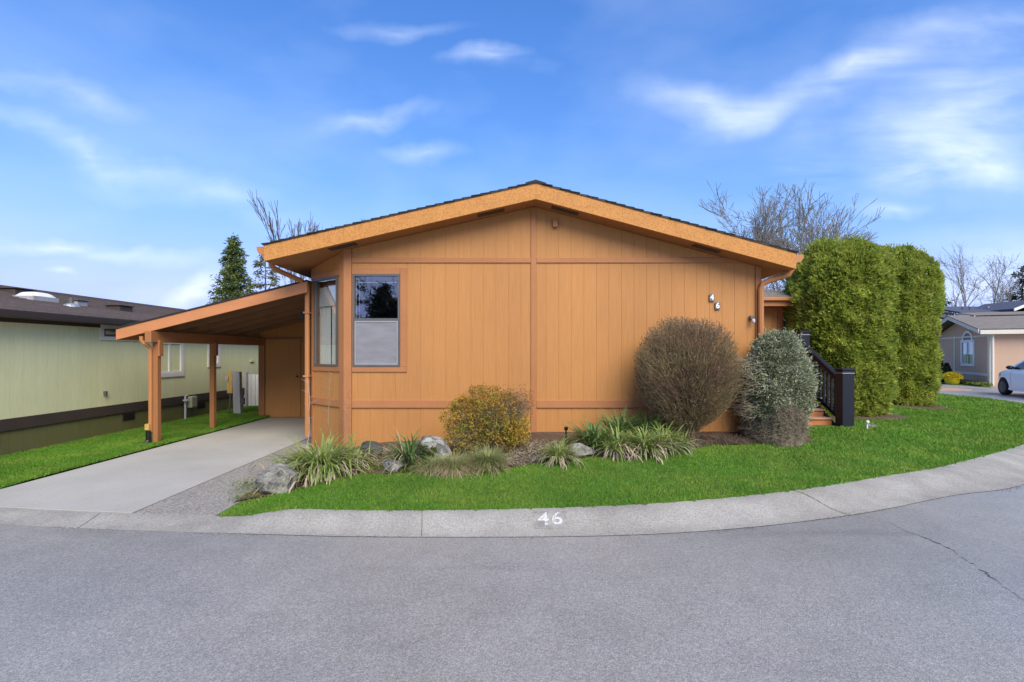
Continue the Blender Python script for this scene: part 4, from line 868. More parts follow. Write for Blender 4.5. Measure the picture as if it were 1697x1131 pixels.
MB().hexa([(X0, YB_ + .6, 4.66), (xm + .3, YB_ + .6, 4.66), (xm + .3, YB_ + 6, 5.55), (X0 + .6, YB_ + 6, 5.55), (X0, YB_ + .6, 4.78), (xm + .3, YB_ + .6, 4.78), (xm + .3, YB_ + 6, 5.68), (X0 + .6, YB_ + 6, 5.68)]).build('roof', M_BLSHIN, bh)
MB().box(xm - .1, X1, YB_ - .08, YB_ - .01, 4.80, 5.0).build('fascia', M_WHITE, bh); MB().box(X0 - .1, xm, YB_ + .5, YB_ + .58, 4.52, 4.68).build('fascia', M_WHITE, bh); MB().box(xm - .05, xm + .3, YB_ + .1, YB_ + .4, 3.5, 4.8).build('corner_board', M_WHITE, bh)
gx = bhx(1716, YB_ - .5)
for sg in (-1, 1): MB().hexa([(gx, YB_ - .9, 6.0), (gx + sg * 2.2, YB_ - .9, 5.15), (gx + sg * 2.2, YB_ + 4, 5.15), (gx, YB_ + 4, 6.0), (gx, YB_ - .9, 6.15), (gx + sg * 2.2, YB_ - .9, 5.3), (gx + sg * 2.2, YB_ + 4, 5.3), (gx, YB_ + 4, 6.15)]).build('gable_roof', M_BLSHIN, bh)
for sg in (-1, 1): MB().hexa([(gx, YB_ - .98, 5.95), (gx + sg * 2.25, YB_ - .98, 5.08), (gx + sg * 2.25, YB_ - .91, 5.08), (gx, YB_ - .91, 5.95), (gx, YB_ - .98, 6.17), (gx + sg * 2.25, YB_ - .98, 5.30), (gx + sg * 2.25, YB_ - .91, 5.30), (gx, YB_ - .91, 6.17)]).build('rake_fascia', M_WHITE, bh)
for px in (1602, 1614, 1643, 1655, 1645): x = bhx(px, YB_ + 2); MB().tube([(x, YB_ + 2.4, 5.3), (x, YB_ + 2.4, 5.75)], .07, 8).build('vent_pipe', M_METAL if px != 1645 else M_WHITE, bh)

# ------------------------------------------------------------------ white car
def make_car(cx_, cy_, phi):
    ox, oy = -2.2, -.9
    car = thing('parked_car', 'white hatchback with dark wheels parked before the tan house', 'car', (0, 0, 0))
    top = [(0, .55), (.03, .64), (.12, .73), (.35, .83), (.7, .93), (1.0, 1.0), (1.25, 1.11), (1.6, 1.31), (1.95, 1.46), (2.3, 1.53), (2.8, 1.55), (3.3, 1.52), (3.7, 1.45), (4.05, 1.33), (4.2, 1.2), (4.32, 1.0), (4.42, .8), (4.44, .6)]
    bot = [(0, .42), (.06, .26), (.2, .2), (4.1, .22), (4.35, .30), (4.44, .45)]
    W0, W1, WR = .78, 3.46, .345
    def zt(x): return float(np.interp(x, *zip(*top)))
    def zb(x):
        z = float(np.interp(x, *zip(*bot)))
        for c in (W0, W1):
            if abs(x - c) < WR + .025: z = max(z, .315 + math.sqrt(max((WR + .025) ** 2 - (x - c) ** 2, 0)))
        return z
    def hw(x, z):
        w = .885 - .30 * max(0, (.75 - x) / .75) ** 2.2 - .16 * max(0, (x - 3.7) / .74) ** 2
        w -= .36 * max(0, z - .93) ** 1.15 + .09 * max(0, .5 - z); w -= .02 * max(0, z - .6)
        return w
    xs = sorted(set(list(np.linspace(0, 4.44, 75)) + [c + s * (WR + .025) * k for c in (W0, W1) for s in (-1, 1) for k in (1.0, .97, .9)]))
    nr, nt = 14, 8; V = []
    for x in xs:
        a, b = zb(x), zt(x); a = min(a, b - .01)
        side = [(a + (b - .02 - a) * (k / nr)) for k in range(nr + 1)]
        pts = [(x, -hw(x, z), z) for z in side]; we = hw(x, side[-1])
        cr = .03 + .03 * min(1, x); pts += [(x, -we + 2 * we * (k / nt), b - .02 + cr * (1 - (2 * k / nt - 1) ** 2)) for k in range(1, nt)]
        pts += [(x, hw(x, z), z) for z in side[::-1]]
        V += pts
    n = 2 * (nr + 1) + nt - 1
    Fc = [(i * n + k, i * n + k + 1, (i + 1) * n + k + 1, (i + 1) * n + k) for i in range(len(xs) - 1) for k in range(n - 1)]
    Fc += [tuple(range(n)), tuple((len(xs) - 1) * n + k for k in range(n - 1, -1, -1))]
    T = lambda P: [(ox + x, oy + .9 + y, z) for x, y, z in P]
    MB().add(T(V), Fc).build('body', M_CARP, car, smooth=True)
    MB().add(T([(.15, -.7, .2), (4.3, -.7, .2), (4.3, .7, .2), (.15, .7, .2), (.15, -.7, .55), (4.3, -.7, .55), (4.3, .7, .55), (.15, .7, .55)]), MB.BOXF).build('underbody', M_TYRE, car)
    def panel(pts_lo, pts_hi, sg, nm, m, off=.006, nx=14, nz=5):
        V = []
        for i in range(nx + 1):
            x = pts_lo[0][0] + (pts_lo[-1][0] - pts_lo[0][0]) * i / nx; zl = np.interp(x, *zip(*pts_lo)); zh = np.interp(x, *zip(*pts_hi))
            for k in range(nz + 1): z = zl + (zh - zl) * k / nz; V.append((x, sg * (hw(x, z) + off), z))
        return MB().add(T(V), [(i * (nz + 1) + k, (i + 1) * (nz + 1) + k, (i + 1) * (nz + 1) + k + 1, i * (nz + 1) + k + 1) for i in range(nx) for k in range(nz)]).build(nm, m, car, smooth=True, fix=False)
    for sg in (-1, 1):
        panel([(1.33, 1.0), (2.38, 1.02)], [(1.33, 1.03), (1.6, 1.19), (1.95, 1.36), (2.38, 1.44)], sg, 'side_window', M_CGLASS)
        panel([(2.44, 1.02), (3.55, 1.06)], [(2.44, 1.445), (2.9, 1.45), (3.3, 1.40), (3.55, 1.22)], sg, 'side_window', M_CGLASS)
        for x in (1.28, 2.41): panel([(x, .32), (x + .012, .32)], [(x, 1.0), (x + .012, 1.0)], sg, 'door_seam', M_BLACK, .003, 1, 6)
        panel([(2.12, .86), (2.32, .865)], [(2.12, .885), (2.32, .89)], sg, 'door_handle', M_METAL, .02, 4, 1)
        panel([(1.14, .22), (3.06, .22)], [(1.14, .30), (3.06, .30)], sg, 'sill', M_CARP, .02, 6, 2)
        panel([(.12, .62), (.62, .74)], [(.12, .69), (.35, .79), (.62, .86)], sg, 'headlight', M_LITE, .008, 6, 2)
        q = MB(); c = T([(1.42, sg * (hw(1.42, 1.03) + .12), 1.07)])[0]
        V = []; 
        for i in range(7):
            for k in range(10): a = math.pi * i / 6; w_ = 2 * math.pi * k / 10; V.append((c[0] + .07 * math.cos(a) * 1.3, c[1] + .12 * math.sin(a) * math.cos(w_), c[2] + .075 * math.sin(a) * math.sin(w_)))
        q.add(V, [(i * 10 + k, (i + 1) * 10 + k, (i + 1) * 10 + (k + 1) % 10, i * 10 + (k + 1) % 10) for i in range(6) for k in range(10)]); q.build('wing_mirror', M_BLACK, car, smooth=True)
        for xw in (W0, W1):
            yc = sg * .80; c = T([(xw, yc, .315)])[0]
            ty = MB().lathe([(.20, -.1), (.29, -.105), (.315, -.08), (.315, .08), (.29, .105), (.20, .1)], c, 'y', 28).build('wheel', M_TYRE, car, smooth=True)
            rm = MB(); fy = c[1] + sg * .092
            rm.lathe([(.205, -.01), (.205, .01), (.185, .012), (.18, -.01)], (c[0], fy, c[2]), 'y', 24); rm.lathe([(.05, -.012), (.05, .014)], (c[0], fy, c[2]), 'y', 12)
            for k in range(5):
                w_ = 2 * math.pi * k / 5 + .3; d = (math.cos(w_), math.sin(w_)); pz = (-d[1], d[0])
                P = [(c[0] + d[0] * r + pz[0] * h, fy + dy_, c[2] + d[1] * r + pz[1] * h) for dy_ in (-.008, .008) for r, h in ((.03, -.028), (.19, -.04), (.19, .04), (.03, .028))]; rm.hexa(P)
            sub(ty, rm, 'rim', M_RIM)
    # windscreen and rear window as glass following the nose
    V = []
    for i in range(8):
        x = 1.16 + (1.85 - 1.16) * i / 7; z = zt(x); we = hw(x, z) - .06
        for k in range(9): t = k / 8 * 2 - 1; V.append((x, we * t, z - .02 + (.03 + .03 * min(1, x)) * (1 - t * t) + .008))
    MB().add(T(V), [(i * 9 + k, (i + 1) * 9 + k, (i + 1) * 9 + k + 1, i * 9 + k + 1) for i in range(7) for k in range(8)]).build('windscreen', M_CGLASS, car, smooth=True, fix=False)
    car.location = (cx_, cy_, .002); car.rotation_euler = (0, 0, phi)
make_car(19.25, 17.40, R(250))

# bits of leaf and grit lying on the road and driveway
n = 90; x = rng.uniform(-6, 7, n); y = np.maximum(rng.uniform(2.4, 5.6, n), 2.4); z = np.where(y < By(x) - .02, .004, np.where((x < -3.0) & (x > -5.9) & (y > Ty(x) + .05), .036, -9)); k = z > -1
P = np.stack([x, y, z], 1)[k]; D = np.stack([rng.normal(size=k.sum()), rng.normal(size=k.sum()), .05 * rng.random(k.sum())], 1)
V, Q = kites(P, D, .010 + .014 * rng.random(len(P)), .008, .2, np.tile([0, 0, 1.0], (len(P), 1)) + rng.normal(size=P.shape) * .1); V[:, 2] = np.maximum(V[:, 2], np.repeat(P[:, 2], 4))
tag(np_mesh('road_litter', V, Q, M_DRY), 'tiny dry leaf bits scattered on the asphalt', kind='stuff')
n = 2600; i_ = rng.uniform(20, len(CB) - 30, n); P = np.array([curb_pt(q, 0.0) for q in i_]); off = np.abs(rng.normal(size=n)) * .035 * (1 + .8 * np.sin(P[:, 0] * 1.3)); P3 = np.stack([P[:, 0] + rng.normal(size=n) * .01, P[:, 1] - off + .012, np.full(n, .004)], 1); k = (n3(P3 * 3, 1.0, 2) > -.15) & (P3[:, 0] > -6); P3 = P3[k]
V, Q = kites(P3, np.stack([rng.normal(size=len(P3)), rng.normal(size=len(P3)), .15 * rng.random(len(P3))], 1), .006 + .010 * rng.random(len(P3)), .005, .3)
tag(np_mesh('gutter_grit', V, Q, M_SOIL), 'grit and soil gathered along the foot of the curb', kind='stuff')
# ------------------------------------------------------------------ vegetation helpers
def lawn_ok(x, y):
    ok = (y > Ty(x) - .012 + .014 * np.sin(x * 23) + .012 * np.sin(x * 61)) & (y < 21)
    ok &= ~((y > Ey(x) + .02 * np.sin(x * 30)) & (x < 5.1)); ok &= ~((x > 3.9) & (x < 6.25) & (y > 8.9)); ok &= ~((x < 6.7) & (y > 9.6))
    for cx, cy, rx, ry in ((7.3, 10.95, 1.17, 1.12), (10.6, 13.75, 1.22, 1.22)): ok &= ((x - cx) / rx) ** 2 + ((y - cy) / ry) ** 2 > 1
    return ok
def grass(name, x, y, z, m, parent=None, h0=.035, wsc=1.0):
    d = np.hypot(x, y); n = len(x); h = h0 * (1 + .5 * rng.random(n)) * (1 + .08 * np.maximum(d - 6, 0)) ; w = (.0036 * d / 5.0 * wsc) * (1 + .5 * rng.random(n))
    az = rng.random(n) * 2 * math.pi; lean = h * (.25 + .6 * rng.random(n)); la = rng.random(n) * 2 * math.pi
    P = np.stack([x, y, z], 1); sdv = np.stack([np.cos(az), np.sin(az), 0 * az], 1) * w[:, None]
    tip = P + np.stack([np.cos(la) * lean, np.sin(la) * lean, h], 1)
    V = np.stack([P - sdv, P + sdv, tip], 1).reshape(-1, 3); return np_mesh(name, V, np.arange(3 * n).reshape(-1, 3), m, parent)
n = 2600000; x = rng.uniform(-2.85, 15.5, n); y = rng.uniform(4.6, 20, n); d = np.hypot(x, y)
keep = (rng.random(n) < np.minimum(1, (5.0 / d) ** 2.0)) & (np.abs(x) < y * 1.09 + .4); x, y = x[keep], y[keep]; k = lawn_ok(x, y); x, y = x[k], y[k]
tag(grass('grass', x, y, gz(x, y) - .004, M_GRASS, None, .022, .85), 'short green grass of the front lawn', kind='stuff')
n = 330000; x = rng.uniform(-7.64, -5.95, n); y = rng.uniform(4.9, 14.2, n); k = (y > Ty(x) + .03) & (rng.random(n) < np.minimum(1, (6.5 / np.hypot(x, y)) ** 1.5)); x, y = x[k], y[k]
tag(grass('side_grass', x, y, np.full(len(x), .052) - .024 * (1 - sstep(0, 1, y - Ty(x))), M_GRASS, None, .024, .85), 'short green grass of the side strip', kind='stuff')
# moss and weeds in the curb joints
def joint_line(x):
    i = min(range(len(idxs)), key=lambda q: abs(xs_mid[q] - x)); return idxs[i]
def moss(name, jx, n, hh):
    sgi = [k for k in range(len(joints)) if joints[k] == jx][0]; I = idxs[seg_of == sgi]; i0 = I[0] - .018
    t = rng.random(n) ** .8; P = np.array([curb_pt(i0 + rng.normal() * .02 + .03 * math.sin(q * 17) * q, q) for q in t]); z = np.array([curb_z(p[0], q) for p, q in zip(P, t)])
    return tag(grass(name, P[:, 0], P[:, 1], z - .012, M_COVER, None, hh, .8), 'moss and weeds growing in the curb joint', kind='stuff')
moss('joint_moss', -.82, 420, .010); moss('joint_moss', 3.2, 900, .013)

def superpts(n, c, rx, ry, h, e=3.0, zexp=4.0, top=.5):
    """points on a clipped column: superellipse plan, rounded top; returns P, outward N"""
    th_ = rng.random(n) * 2 * math.pi; area_top = .28; isT = rng.random(n) < area_top
    hh = np.where(isT, 0, rng.random(n)); r = (np.abs(np.cos(th_)) ** e + np.abs(np.sin(th_)) ** e) ** (-1 / e)
    rho = np.where(isT, np.sqrt(rng.random(n)), 1.0); s = np.where(isT, (1 - rho ** zexp) ** (1 / zexp), 0)
    zz = np.where(isT, h * (1 - top) + h * top * s, h * hh)
    over = np.clip((zz - h * (1 - top)) / (h * top), 0, 1); sh = np.where(isT, rho, (1 - over ** zexp) ** (1 / zexp))
    X = np.cos(th_) * r * sh; Y = np.sin(th_) * r * sh
    P = np.stack([c[0] + rx * X, c[1] + ry * Y, c[2] + zz], 1)
    Nn = np.stack([np.cos(th_) / rx, np.sin(th_) / ry, np.where(over > 0, over ** 2 * 1.6, 0.05)], 1); return P, nrm(Nn), zz / h
def arbor(name, label, c, rx, ry, h, n, seed):
    o = thing(name, label, 'hedge tree', c, 'tall clipped evergreens beside the stairs')
    P, Nn, hz = superpts(n, c, rx, ry, h, 2.4, 2.5, .30)
    taper = 1 - .10 * (1 - hz) - .10 * np.clip(.18 - hz, 0, 1) / .18
    disp = .09 * n3(P, 1.7, seed) + .10 * n3(P, 5.5, seed + 1) + .065 * n3(P, 12, seed + 2)
    P = np.array(c) + (P - np.array(c)) * np.stack([taper, taper, np.ones_like(taper)], 1) + Nn * disp[:, None] - Nn * (rng.random(n) ** 2 * .06)[:, None]
    parts = []; sidev = rng.normal(size=(n, 3)) * .9 + np.cross(Nn, np.array([0, 0, 1.0])) * .5
    up = np.array([0, 0, 1.0])
    for k in range(6):
        D = Nn * (.6 + .4 * rng.random((n, 1))) + up * (.25 + .5 * rng.random((n, 1))) + rng.normal(size=(n, 3)) * .42
        parts.append(kites(P + rng.normal(size=(n, 3)) * .022, D, .06 + .06 * rng.random(n), .026 + .02 * rng.random(n), .3))
    V, Q = cat_np(parts); np_mesh('foliage', V, Q, M_ARB, o)
    m = rng.random(n) < .05 + .10 * (n3(P, 2.3, seed + 5) > .45); Pm, Nm = P[m], Nn[m]; k_ = len(Pm)
    V, Q = cat_np([kites(Pm + Nm * .01, Nm + rng.normal(size=(k_, 3)) * .5, .05 + .04 * rng.random(k_), .02, .3) for _ in range(3)]); np_mesh('browned_foliage', V, Q, M_ARBB, o)
    # stray leaders above the clipped top
    NL = 60; tp = rng.random(60) * 2 * math.pi; rr = np.sqrt(rng.random(60)) * .8; B0 = np.stack([c[0] + rx * rr * np.cos(tp), c[1] + ry * rr * np.sin(tp), c[2] + h * (.80 + .20 * (1 - rr ** 2.5) ** .4) + rng.random(60) * .06], 1)
    K = []
    for j in range(9): K.append(kites(B0 + np.array([0, 0, .03 * j - .1]) + rng.normal(size=(60, 3)) * .02, np.stack([rng.normal(size=60) * .5, rng.normal(size=60) * .5, np.ones(60)], 1), .07, .022, .2))
    V, Q = cat_np(K); np_mesh('leader_shoots', V, Q, M_ARB, o)['kind'] = 'stuff'
    # inner twig mass and trunks
    V = []; A, B_ = 28, 16
    for i in range(B_ + 1):
        f = i / B_; rs = (1 - max(0, (f - .70) / .30) ** 2.5) ** (1 / 2.5) if f < 1 else .05; rs *= (.80 - .1 * (1 - f)) 
        for k in range(A):
            w_ = 2 * math.pi * k / A; r = (abs(math.cos(w_)) ** 2.6 + abs(math.sin(w_)) ** 2.6) ** (-1 / 2.6); V.append((c[0] + rx * r * rs * math.cos(w_), c[1] + ry * r * rs * math.sin(w_), c[2] + .12 + (h - .28) * f))
    MB().add(V, [(i * A + k, i * A + (k + 1) % A, (i + 1) * A + (k + 1) % A, (i + 1) * A + k) for i in range(B_) for k in range(A)] + [tuple(range(A)), tuple(B_ * A + k for k in range(A))]).build('inner_growth', M_ARB, o, smooth=True)
    for k in range(3): MB().tube([(c[0] + (k - 1) * rx * .5, c[1] - ry * .2, c[2] - .05), (c[0] + (k - 1) * rx * .45, c[1], c[2] + .6)], [.07, .05], 8).build('trunk', M_BARK, o)
    return o
g1 = float(gz(7.4, 11)); g2 = float(gz(10.95, 13.8))
arbor('clipped_arborvitae', 'wide clipped bright green evergreen nearest the black railing', (7.22, 10.95, g1), .89, .88, 3.72, 16000, 1.0)
arbor('clipped_arborvitae', 'farther clipped bright green evergreen at the right end of the hedge', (10.72, 13.9, g2), .90, .95, 4.28, 14000, 4.0)
# dark evergreen shrub behind the railing
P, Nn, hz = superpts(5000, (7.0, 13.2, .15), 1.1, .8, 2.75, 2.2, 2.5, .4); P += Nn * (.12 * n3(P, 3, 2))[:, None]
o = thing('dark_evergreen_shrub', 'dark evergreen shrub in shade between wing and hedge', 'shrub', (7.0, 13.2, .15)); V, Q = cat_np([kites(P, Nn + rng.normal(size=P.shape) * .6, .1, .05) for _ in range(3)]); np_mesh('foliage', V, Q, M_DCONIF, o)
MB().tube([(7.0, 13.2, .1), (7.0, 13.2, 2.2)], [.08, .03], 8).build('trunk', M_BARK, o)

# round brown twiggy shrub
def twig_shrub():
    b = hit(1128, 722, bedz, 7.0); b = np.array((2.60, 7.36, float(bedz(2.6, 7.36)))); o = thing('round_twig_shrub', 'large round bare brown twiggy shrub against the orange wall', 'shrub', tuple(b))
    cx, cy, cz0 = 2.58, 7.30, 1.33; rx, ry, rz = .735, .58, .80
    stems, tw, buds = [], [], []
    NS = 170
    for i in range(NS):
        th_ = rng.random() * 2 * math.pi; v = rng.uniform(-.55, 1); rr = rng.uniform(.35, .9)
        tgt = np.array((cx + rx * rr * math.sqrt(max(0, 1 - v * v)) * math.cos(th_), cy + ry * rr * math.sqrt(max(0, 1 - v * v)) * math.sin(th_), cz0 + rz * v * rr))
        p = b + np.array((rng.normal() * .06, rng.normal() * .04, 0)); q = p.copy()
        for k in range(5):
            t = (k + 1) / 5; nx = p + (tgt - p) * t + np.array((0, 0, .14 * math.sin(math.pi * t))) * 1 + rng.normal(size=3) * .012; stems.append((q, nx, .008 * (1 - t) + .003, .008 * (1 - t) + .0025)); q = nx
    NT = 12500
    th_ = rng.random(NT) * 2 * math.pi; v = rng.uniform(-.97, 1, NT); s = np.sqrt(1 - v * v); rr = 1 - .75 * rng.random(NT) ** 2.2
    e = 2.5; den = (np.abs(s * np.cos(th_)) ** e + np.abs(s * np.sin(th_)) ** e + np.abs(v) ** e) ** (-1 / e)
    Pn = np.stack([np.cos(th_) * s, np.sin(th_) * s, v], 1) * den[:, None]; nar = 1 - .26 * np.clip(-Pn[:, 2:3] - .15, 0, 1)
    tip = np.array((cx, cy, cz0)) + Pn * np.array((rx, ry, rz)) * rr[:, None] * np.concatenate([nar, nar, np.ones_like(nar)], 1)
    tip += (rng.normal(size=(NT, 3)) * .022) + nrm(Pn) * (.035 * n3(tip, 5, 2))[:, None]; D = nrm(tip - (b + np.array((0, 0, .15)))) * .75 + nrm(Pn) * .25 + rng.normal(size=(NT, 3)) * .22 + np.array((0, 0, .12)); ln = .08 + .14 * rng.random(NT)
    P0 = tip - nrm(D) * ln[:, None]; mid = P0 + (tip - P0) * .5 + rng.normal(size=(NT, 3)) * .008
    V, Q = cat_np([sticks(P0, mid, .0032, .0026), sticks(mid, tip, .0026, .0014)]); np_mesh('twigs', V, Q, M_TWIG, o)
    s_ = list(zip(*stems)); V, Q = sticks(np.array(s_[0]), np.array(s_[1]), np.array(s_[2]), np.array(s_[3]), 5); np_mesh('stems', V, Q, M_TWIG, o)
    m = (rr > .85) & (rng.random(NT) < .25 + .6 * sstep(.1, .8, v)); T_ = tip[m]; V, Q = kites(T_ - .01, D[m] + rng.normal(size=T_.shape) * .5, .022 + .015 * rng.random(len(T_)), .011, .2); np_mesh('buds', V, Q, M_BUD, o)
    m = rng.random(NT) < .5; T_ = P0[m] + (tip[m] - P0[m]) * rng.random((m.sum(), 1)); V, Q = kites(T_, rng.normal(size=T_.shape), .018 + .012 * rng.random(len(T_)), .009, .2); np_mesh('small_leaves', V, Q, M_TWIG, o)
twig_shrub()
# variegated shrub at the corner
def silver():
    c = np.array((4.07, 7.58, float(gz(4.07, 7.58)))); o = thing('variegated_shrub', 'dense grey green variegated shrub at the house corner', 'shrub', tuple(c))
    n = 11000; P, Nn, hz = superpts(n, c, .475, .42, 1.66, 2.2, 2.0, .62); P += Nn * (.05 * n3(P, 5, 1) + .035 * n3(P, 12, 2))[:, None] - Nn * (rng.random(n) ** 2 * .12)[:, None]
    sh = 1 - .24 * np.clip(.32 - hz, 0, 1) / .32; P[:, :2] = c[:2] + (P[:, :2] - c[:2]) * sh[:, None]
    P[:, 0] = np.where(P[:, 0] > c[0], c[0] + (P[:, 0] - c[0]) * (1 - .22 * np.clip(.5 - hz, 0, 1) / .5), P[:, 0])
    up = hz > .30 + .12 * n3(P, 3, 7) - .16 * (P[:, 0] > 4.35); Pu, Nu = P[up], Nn[up]; k = len(Pu); K = []
    for j in range(6): K.append(kites(Pu + rng.normal(size=(k, 3)) * .02, Nu + rng.normal(size=(k, 3)) * .55 + np.array((0, 0, .15)), .028 + .03 * rng.random(k), .012 + .008 * rng.random(k), .3))
    m = rng.random(k) < .05; Q0 = Pu[m]; D0 = nrm(Nu[m] + np.array((0, 0, .1)) + rng.normal(size=Q0.shape) * .25)
    for j in range(7): K.append(kites(Q0 + D0 * (.02 + .018 * j), D0 + rng.normal(size=Q0.shape) * .6, .035, .014, .2))
    V, Q = cat_np(K); np_mesh('foliage', V, Q, M_SILV, o)
    Pl, Nl = P[~up], Nn[~up]; k = len(Pl); T_ = np.cross(Nl, rng.normal(size=Pl.shape)); V, Q = cat_np([sticks(Pl - T_ * .06, Pl + T_ * .06 + rng.normal(size=Pl.shape) * .03, .003, .002), sticks(Pl, Pl + Nl * .05 + rng.normal(size=Pl.shape) * .05, .003, .0015)]); np_mesh('dry_twigs', V, Q, M_SILVD, o)
    m = rng.random(k) < .5; V, Q = cat_np([kites(Pl[m], Nl[m] + rng.normal(size=Pl[m].shape) * .6, .03, .012, .3) for _ in range(2)]); np_mesh('lower_foliage', V, Q, M_SILV, o)
    # twiggy left side
    n = 500; a = np.stack([c[0] - .5 + rng.normal(size=n) * .03, c[1] + rng.normal(size=n) * .2, c[2] + rng.uniform(.4, 1.3, n)], 1); V, Q = sticks(a, a + np.stack([-.05 - .12 * rng.random(n), rng.normal(size=n) * .05, rng.normal(size=n) * .04], 1), .0025, .0012); np_mesh('side_twigs', V, Q, M_SILVD, o)['kind'] = 'stuff'
    cy_ = MB(); V = []
    for i in range(9):
        f = i / 8
        for q in range(18): w_ = 2 * math.pi * q / 18; rs = .80 * (1 - max(0, (f - .5) / .5) ** 2.2) ** .45 if f < 1 else .02; V.append((c[0] + .44 * rs * math.cos(w_), c[1] + .39 * rs * math.sin(w_), c[2] - .02 + 1.55 * f))
    cy_.add(V, [(i * 18 + k, i * 18 + (k + 1) % 18, (i + 1) * 18 + (k + 1) % 18, (i + 1) * 18 + k) for i in range(8) for k in range(18)]).build('inner_growth', M_SILVD, o, smooth=True)
silver()
# yellow shrub
def yellow():
    b = np.array((-.33, 6.75, float(bedz(-.33, 6.75)))); o = thing('yellow_shrub', 'rounded yellow green shrub in the middle of the bed', 'shrub', tuple(b))
    n = 3500; c = np.array((-.40, 6.75, b[2] + .42)); th_ = rng.random(n) * 2 * math.pi; v = rng.uniform(-.75, 1, n); s = np.sqrt(1 - v * v); rr = 1 - .6 * rng.random(n) ** 1.8
    P = c + np.stack([np.cos(th_) * s * .50, np.sin(th_) * s * .42, v * .44], 1) * rr[:, None]; P += nrm(P - c) * (.14 * n3(P, 4.5, 3) + .07 * n3(P, 11, 1))[:, None]
    P[:, 0] += .10 * np.clip(b[2] + .3 - P[:, 2], 0, 1)
    # looser top right wing
    n2 = 420; P2 = np.stack([rng.uniform(-.28, .30, n2), 6.75 + rng.normal(size=n2) * .14, b[2] + .66 + rng.normal(size=n2) * .10], 1); P2[:, 2] += -.15 * (P2[:, 0] - .05) ** 2 / .1 + .05
    n3_ = 620; P3 = np.stack([rng.uniform(-.1, .22, n3_), 6.7 + rng.normal(size=n3_) * .15, b[2] + .30 + rng.normal(size=n3_) * .10], 1)
    A = np.concatenate([P, P3]); k = len(A); V, Q = cat_np([kites(A + rng.normal(size=(k, 3)) * .015, rng.normal(size=(k, 3)) + (A - c) * 1.2, .022 + .02 * rng.random(k), .012 + .008 * rng.random(k), .25) for _ in range(3)]); np_mesh('foliage', V, Q, M_YEL, o)
    top_ = P[(v > .35) & (rr > .8)]; B_ = np.concatenate([P2, top_]); k = len(B_); V, Q = cat_np([kites(B_ + rng.normal(size=(k, 3)) * .02, rng.normal(size=(k, 3)) + np.array((0, 0, .5)), .022 + .015 * rng.random(k), .012, .25) for _ in range(2)]); np_mesh('orange_foliage', V, Q, M_ORLF, o)
    tg = np.concatenate([P[rng.random(len(P)) < .25], P2]); k = len(tg); base = b + np.stack([rng.normal(size=k) * .06, rng.normal(size=k) * .05, np.zeros(k)], 1); mid = base + (tg - base) * .55 + np.array((0, 0, .06)) + rng.normal(size=(k, 3)) * .025
    V, Q = cat_np([sticks(base, mid, .0034, .0024), sticks(mid, tg, .0024, .0012)]); np_mesh('stems', V, Q, M_SILVD, o)
yellow()
# strap leaved clumps
def clump(label, px, py, n, ln, wd, mg, dry=.3, spread=.1, rise=1.25, droop=1.9, name='strap_leaf_clump', f=bedz, group='strap leaved clumps in the bed', dm=None):
    p = hit(px, py, f, 4.6); o = thing(name, label, 'plant', tuple(p), group)
    def make(k, lo, hi, rs, dr, m, nm, w):
        if k < 1: return
        r = np.abs(rng.normal(size=k)) * spread; a = rng.random(k) * 2 * math.pi; P = np.stack([p[0] + r * np.cos(a), p[1] + r * np.sin(a), np.zeros(k)], 1); P[:, 2] = f(P[:, 0], P[:, 1]) - .005
        az = a + rng.normal(size=k) * .6; V, Q = straps(P, az, ln * rng.uniform(lo, hi, k), w * rng.uniform(.6, 1.2, k), rs + rng.normal(size=k) * .25, dr * rng.uniform(.5, 1.3, k)); np_mesh(nm, V, Q, m, o, True)
    make(int(n * (1 - dry)), .6, 1.1, rise, droop, mg, 'green_leaves', wd); make(int(n * dry), .6, 1.15, rise * .75, droop * 1.35, dm or M_DRY, 'dry_leaves', wd * .8)
    return o
clump('large strap leaved clump with many dry leaves beside the driveway', 530, 784, 900, .62, .030, M_STRAP, .42, .19, 1.15, 2.2)
clump('dry fringed leaf tuft right of the large clump', 592, 772, 300, .44, .020, M_STRAP, .7, .10, 1.1, 2.2)
clump('green strap leaved clump leaning on the mossy rock', 678, 768, 200, .52, .030, M_DSTRAP, .2, .07, 1.15, 1.5)
clump('narrow leaved tuft left of the small grey rock in bed centre', 925, 764, 300, .38, .019, M_STRAP, .45, .07, 1.25, 2.0)
for i, (px, py, n_, l_, lab) in enumerate(((985, 742, 190, .46, 'dark green strap leaved clump at the left of the big group'), (1030, 729, 190, .50, 'strap leaved clump at the back of the big group by the wall'), (1078, 728, 190, .52, 'tall strap leaved clump next to the round twiggy shrub'), (1022, 752, 200, .40, 'strap leaved clump at the front of the big group'), (1068, 752, 240, .44, 'pale leaved clump with dry fringe in front of the round shrub'), (1100, 745, 190, .42, 'right hand strap leaved clump of the big group'))):
    clump(lab, px, py, int(n_ * 1.35), l_ * 1.12, .032, M_DSTRAP if i in (0, 1, 2) else M_STRAP, .12 if i < 3 else .4, .09, 1.2, 1.7)
clump('small bright rosette below the round twiggy shrub', 1128, 745, 80, .32, .026, M_STRAP, .15, .04, 1.0, 1.2)
clump('fine green grass tuft under the yellow shrub', 808, 779, 1300, .36, .006, M_FESC, .25, .07, 1.25, 1.5, 'fescue_tuft', dm=M_STRAW, group='fescue tufts below the yellow shrub')
clump('straw coloured grass tuft left of the yellow shrub', 752, 782, 1300, .32, .006, M_FESC, .6, .09, 1.2, 1.6, 'fescue_tuft', dm=M_STRAW, group='fescue tufts below the yellow shrub')
clump('loose green grass tuft beside the mossy rock', 718, 780, 700, .28, .006, M_FESC, .35, .07, 1.1, 1.7, 'fescue_tuft', dm=M_STRAW, group='fescue tufts below the yellow shrub')
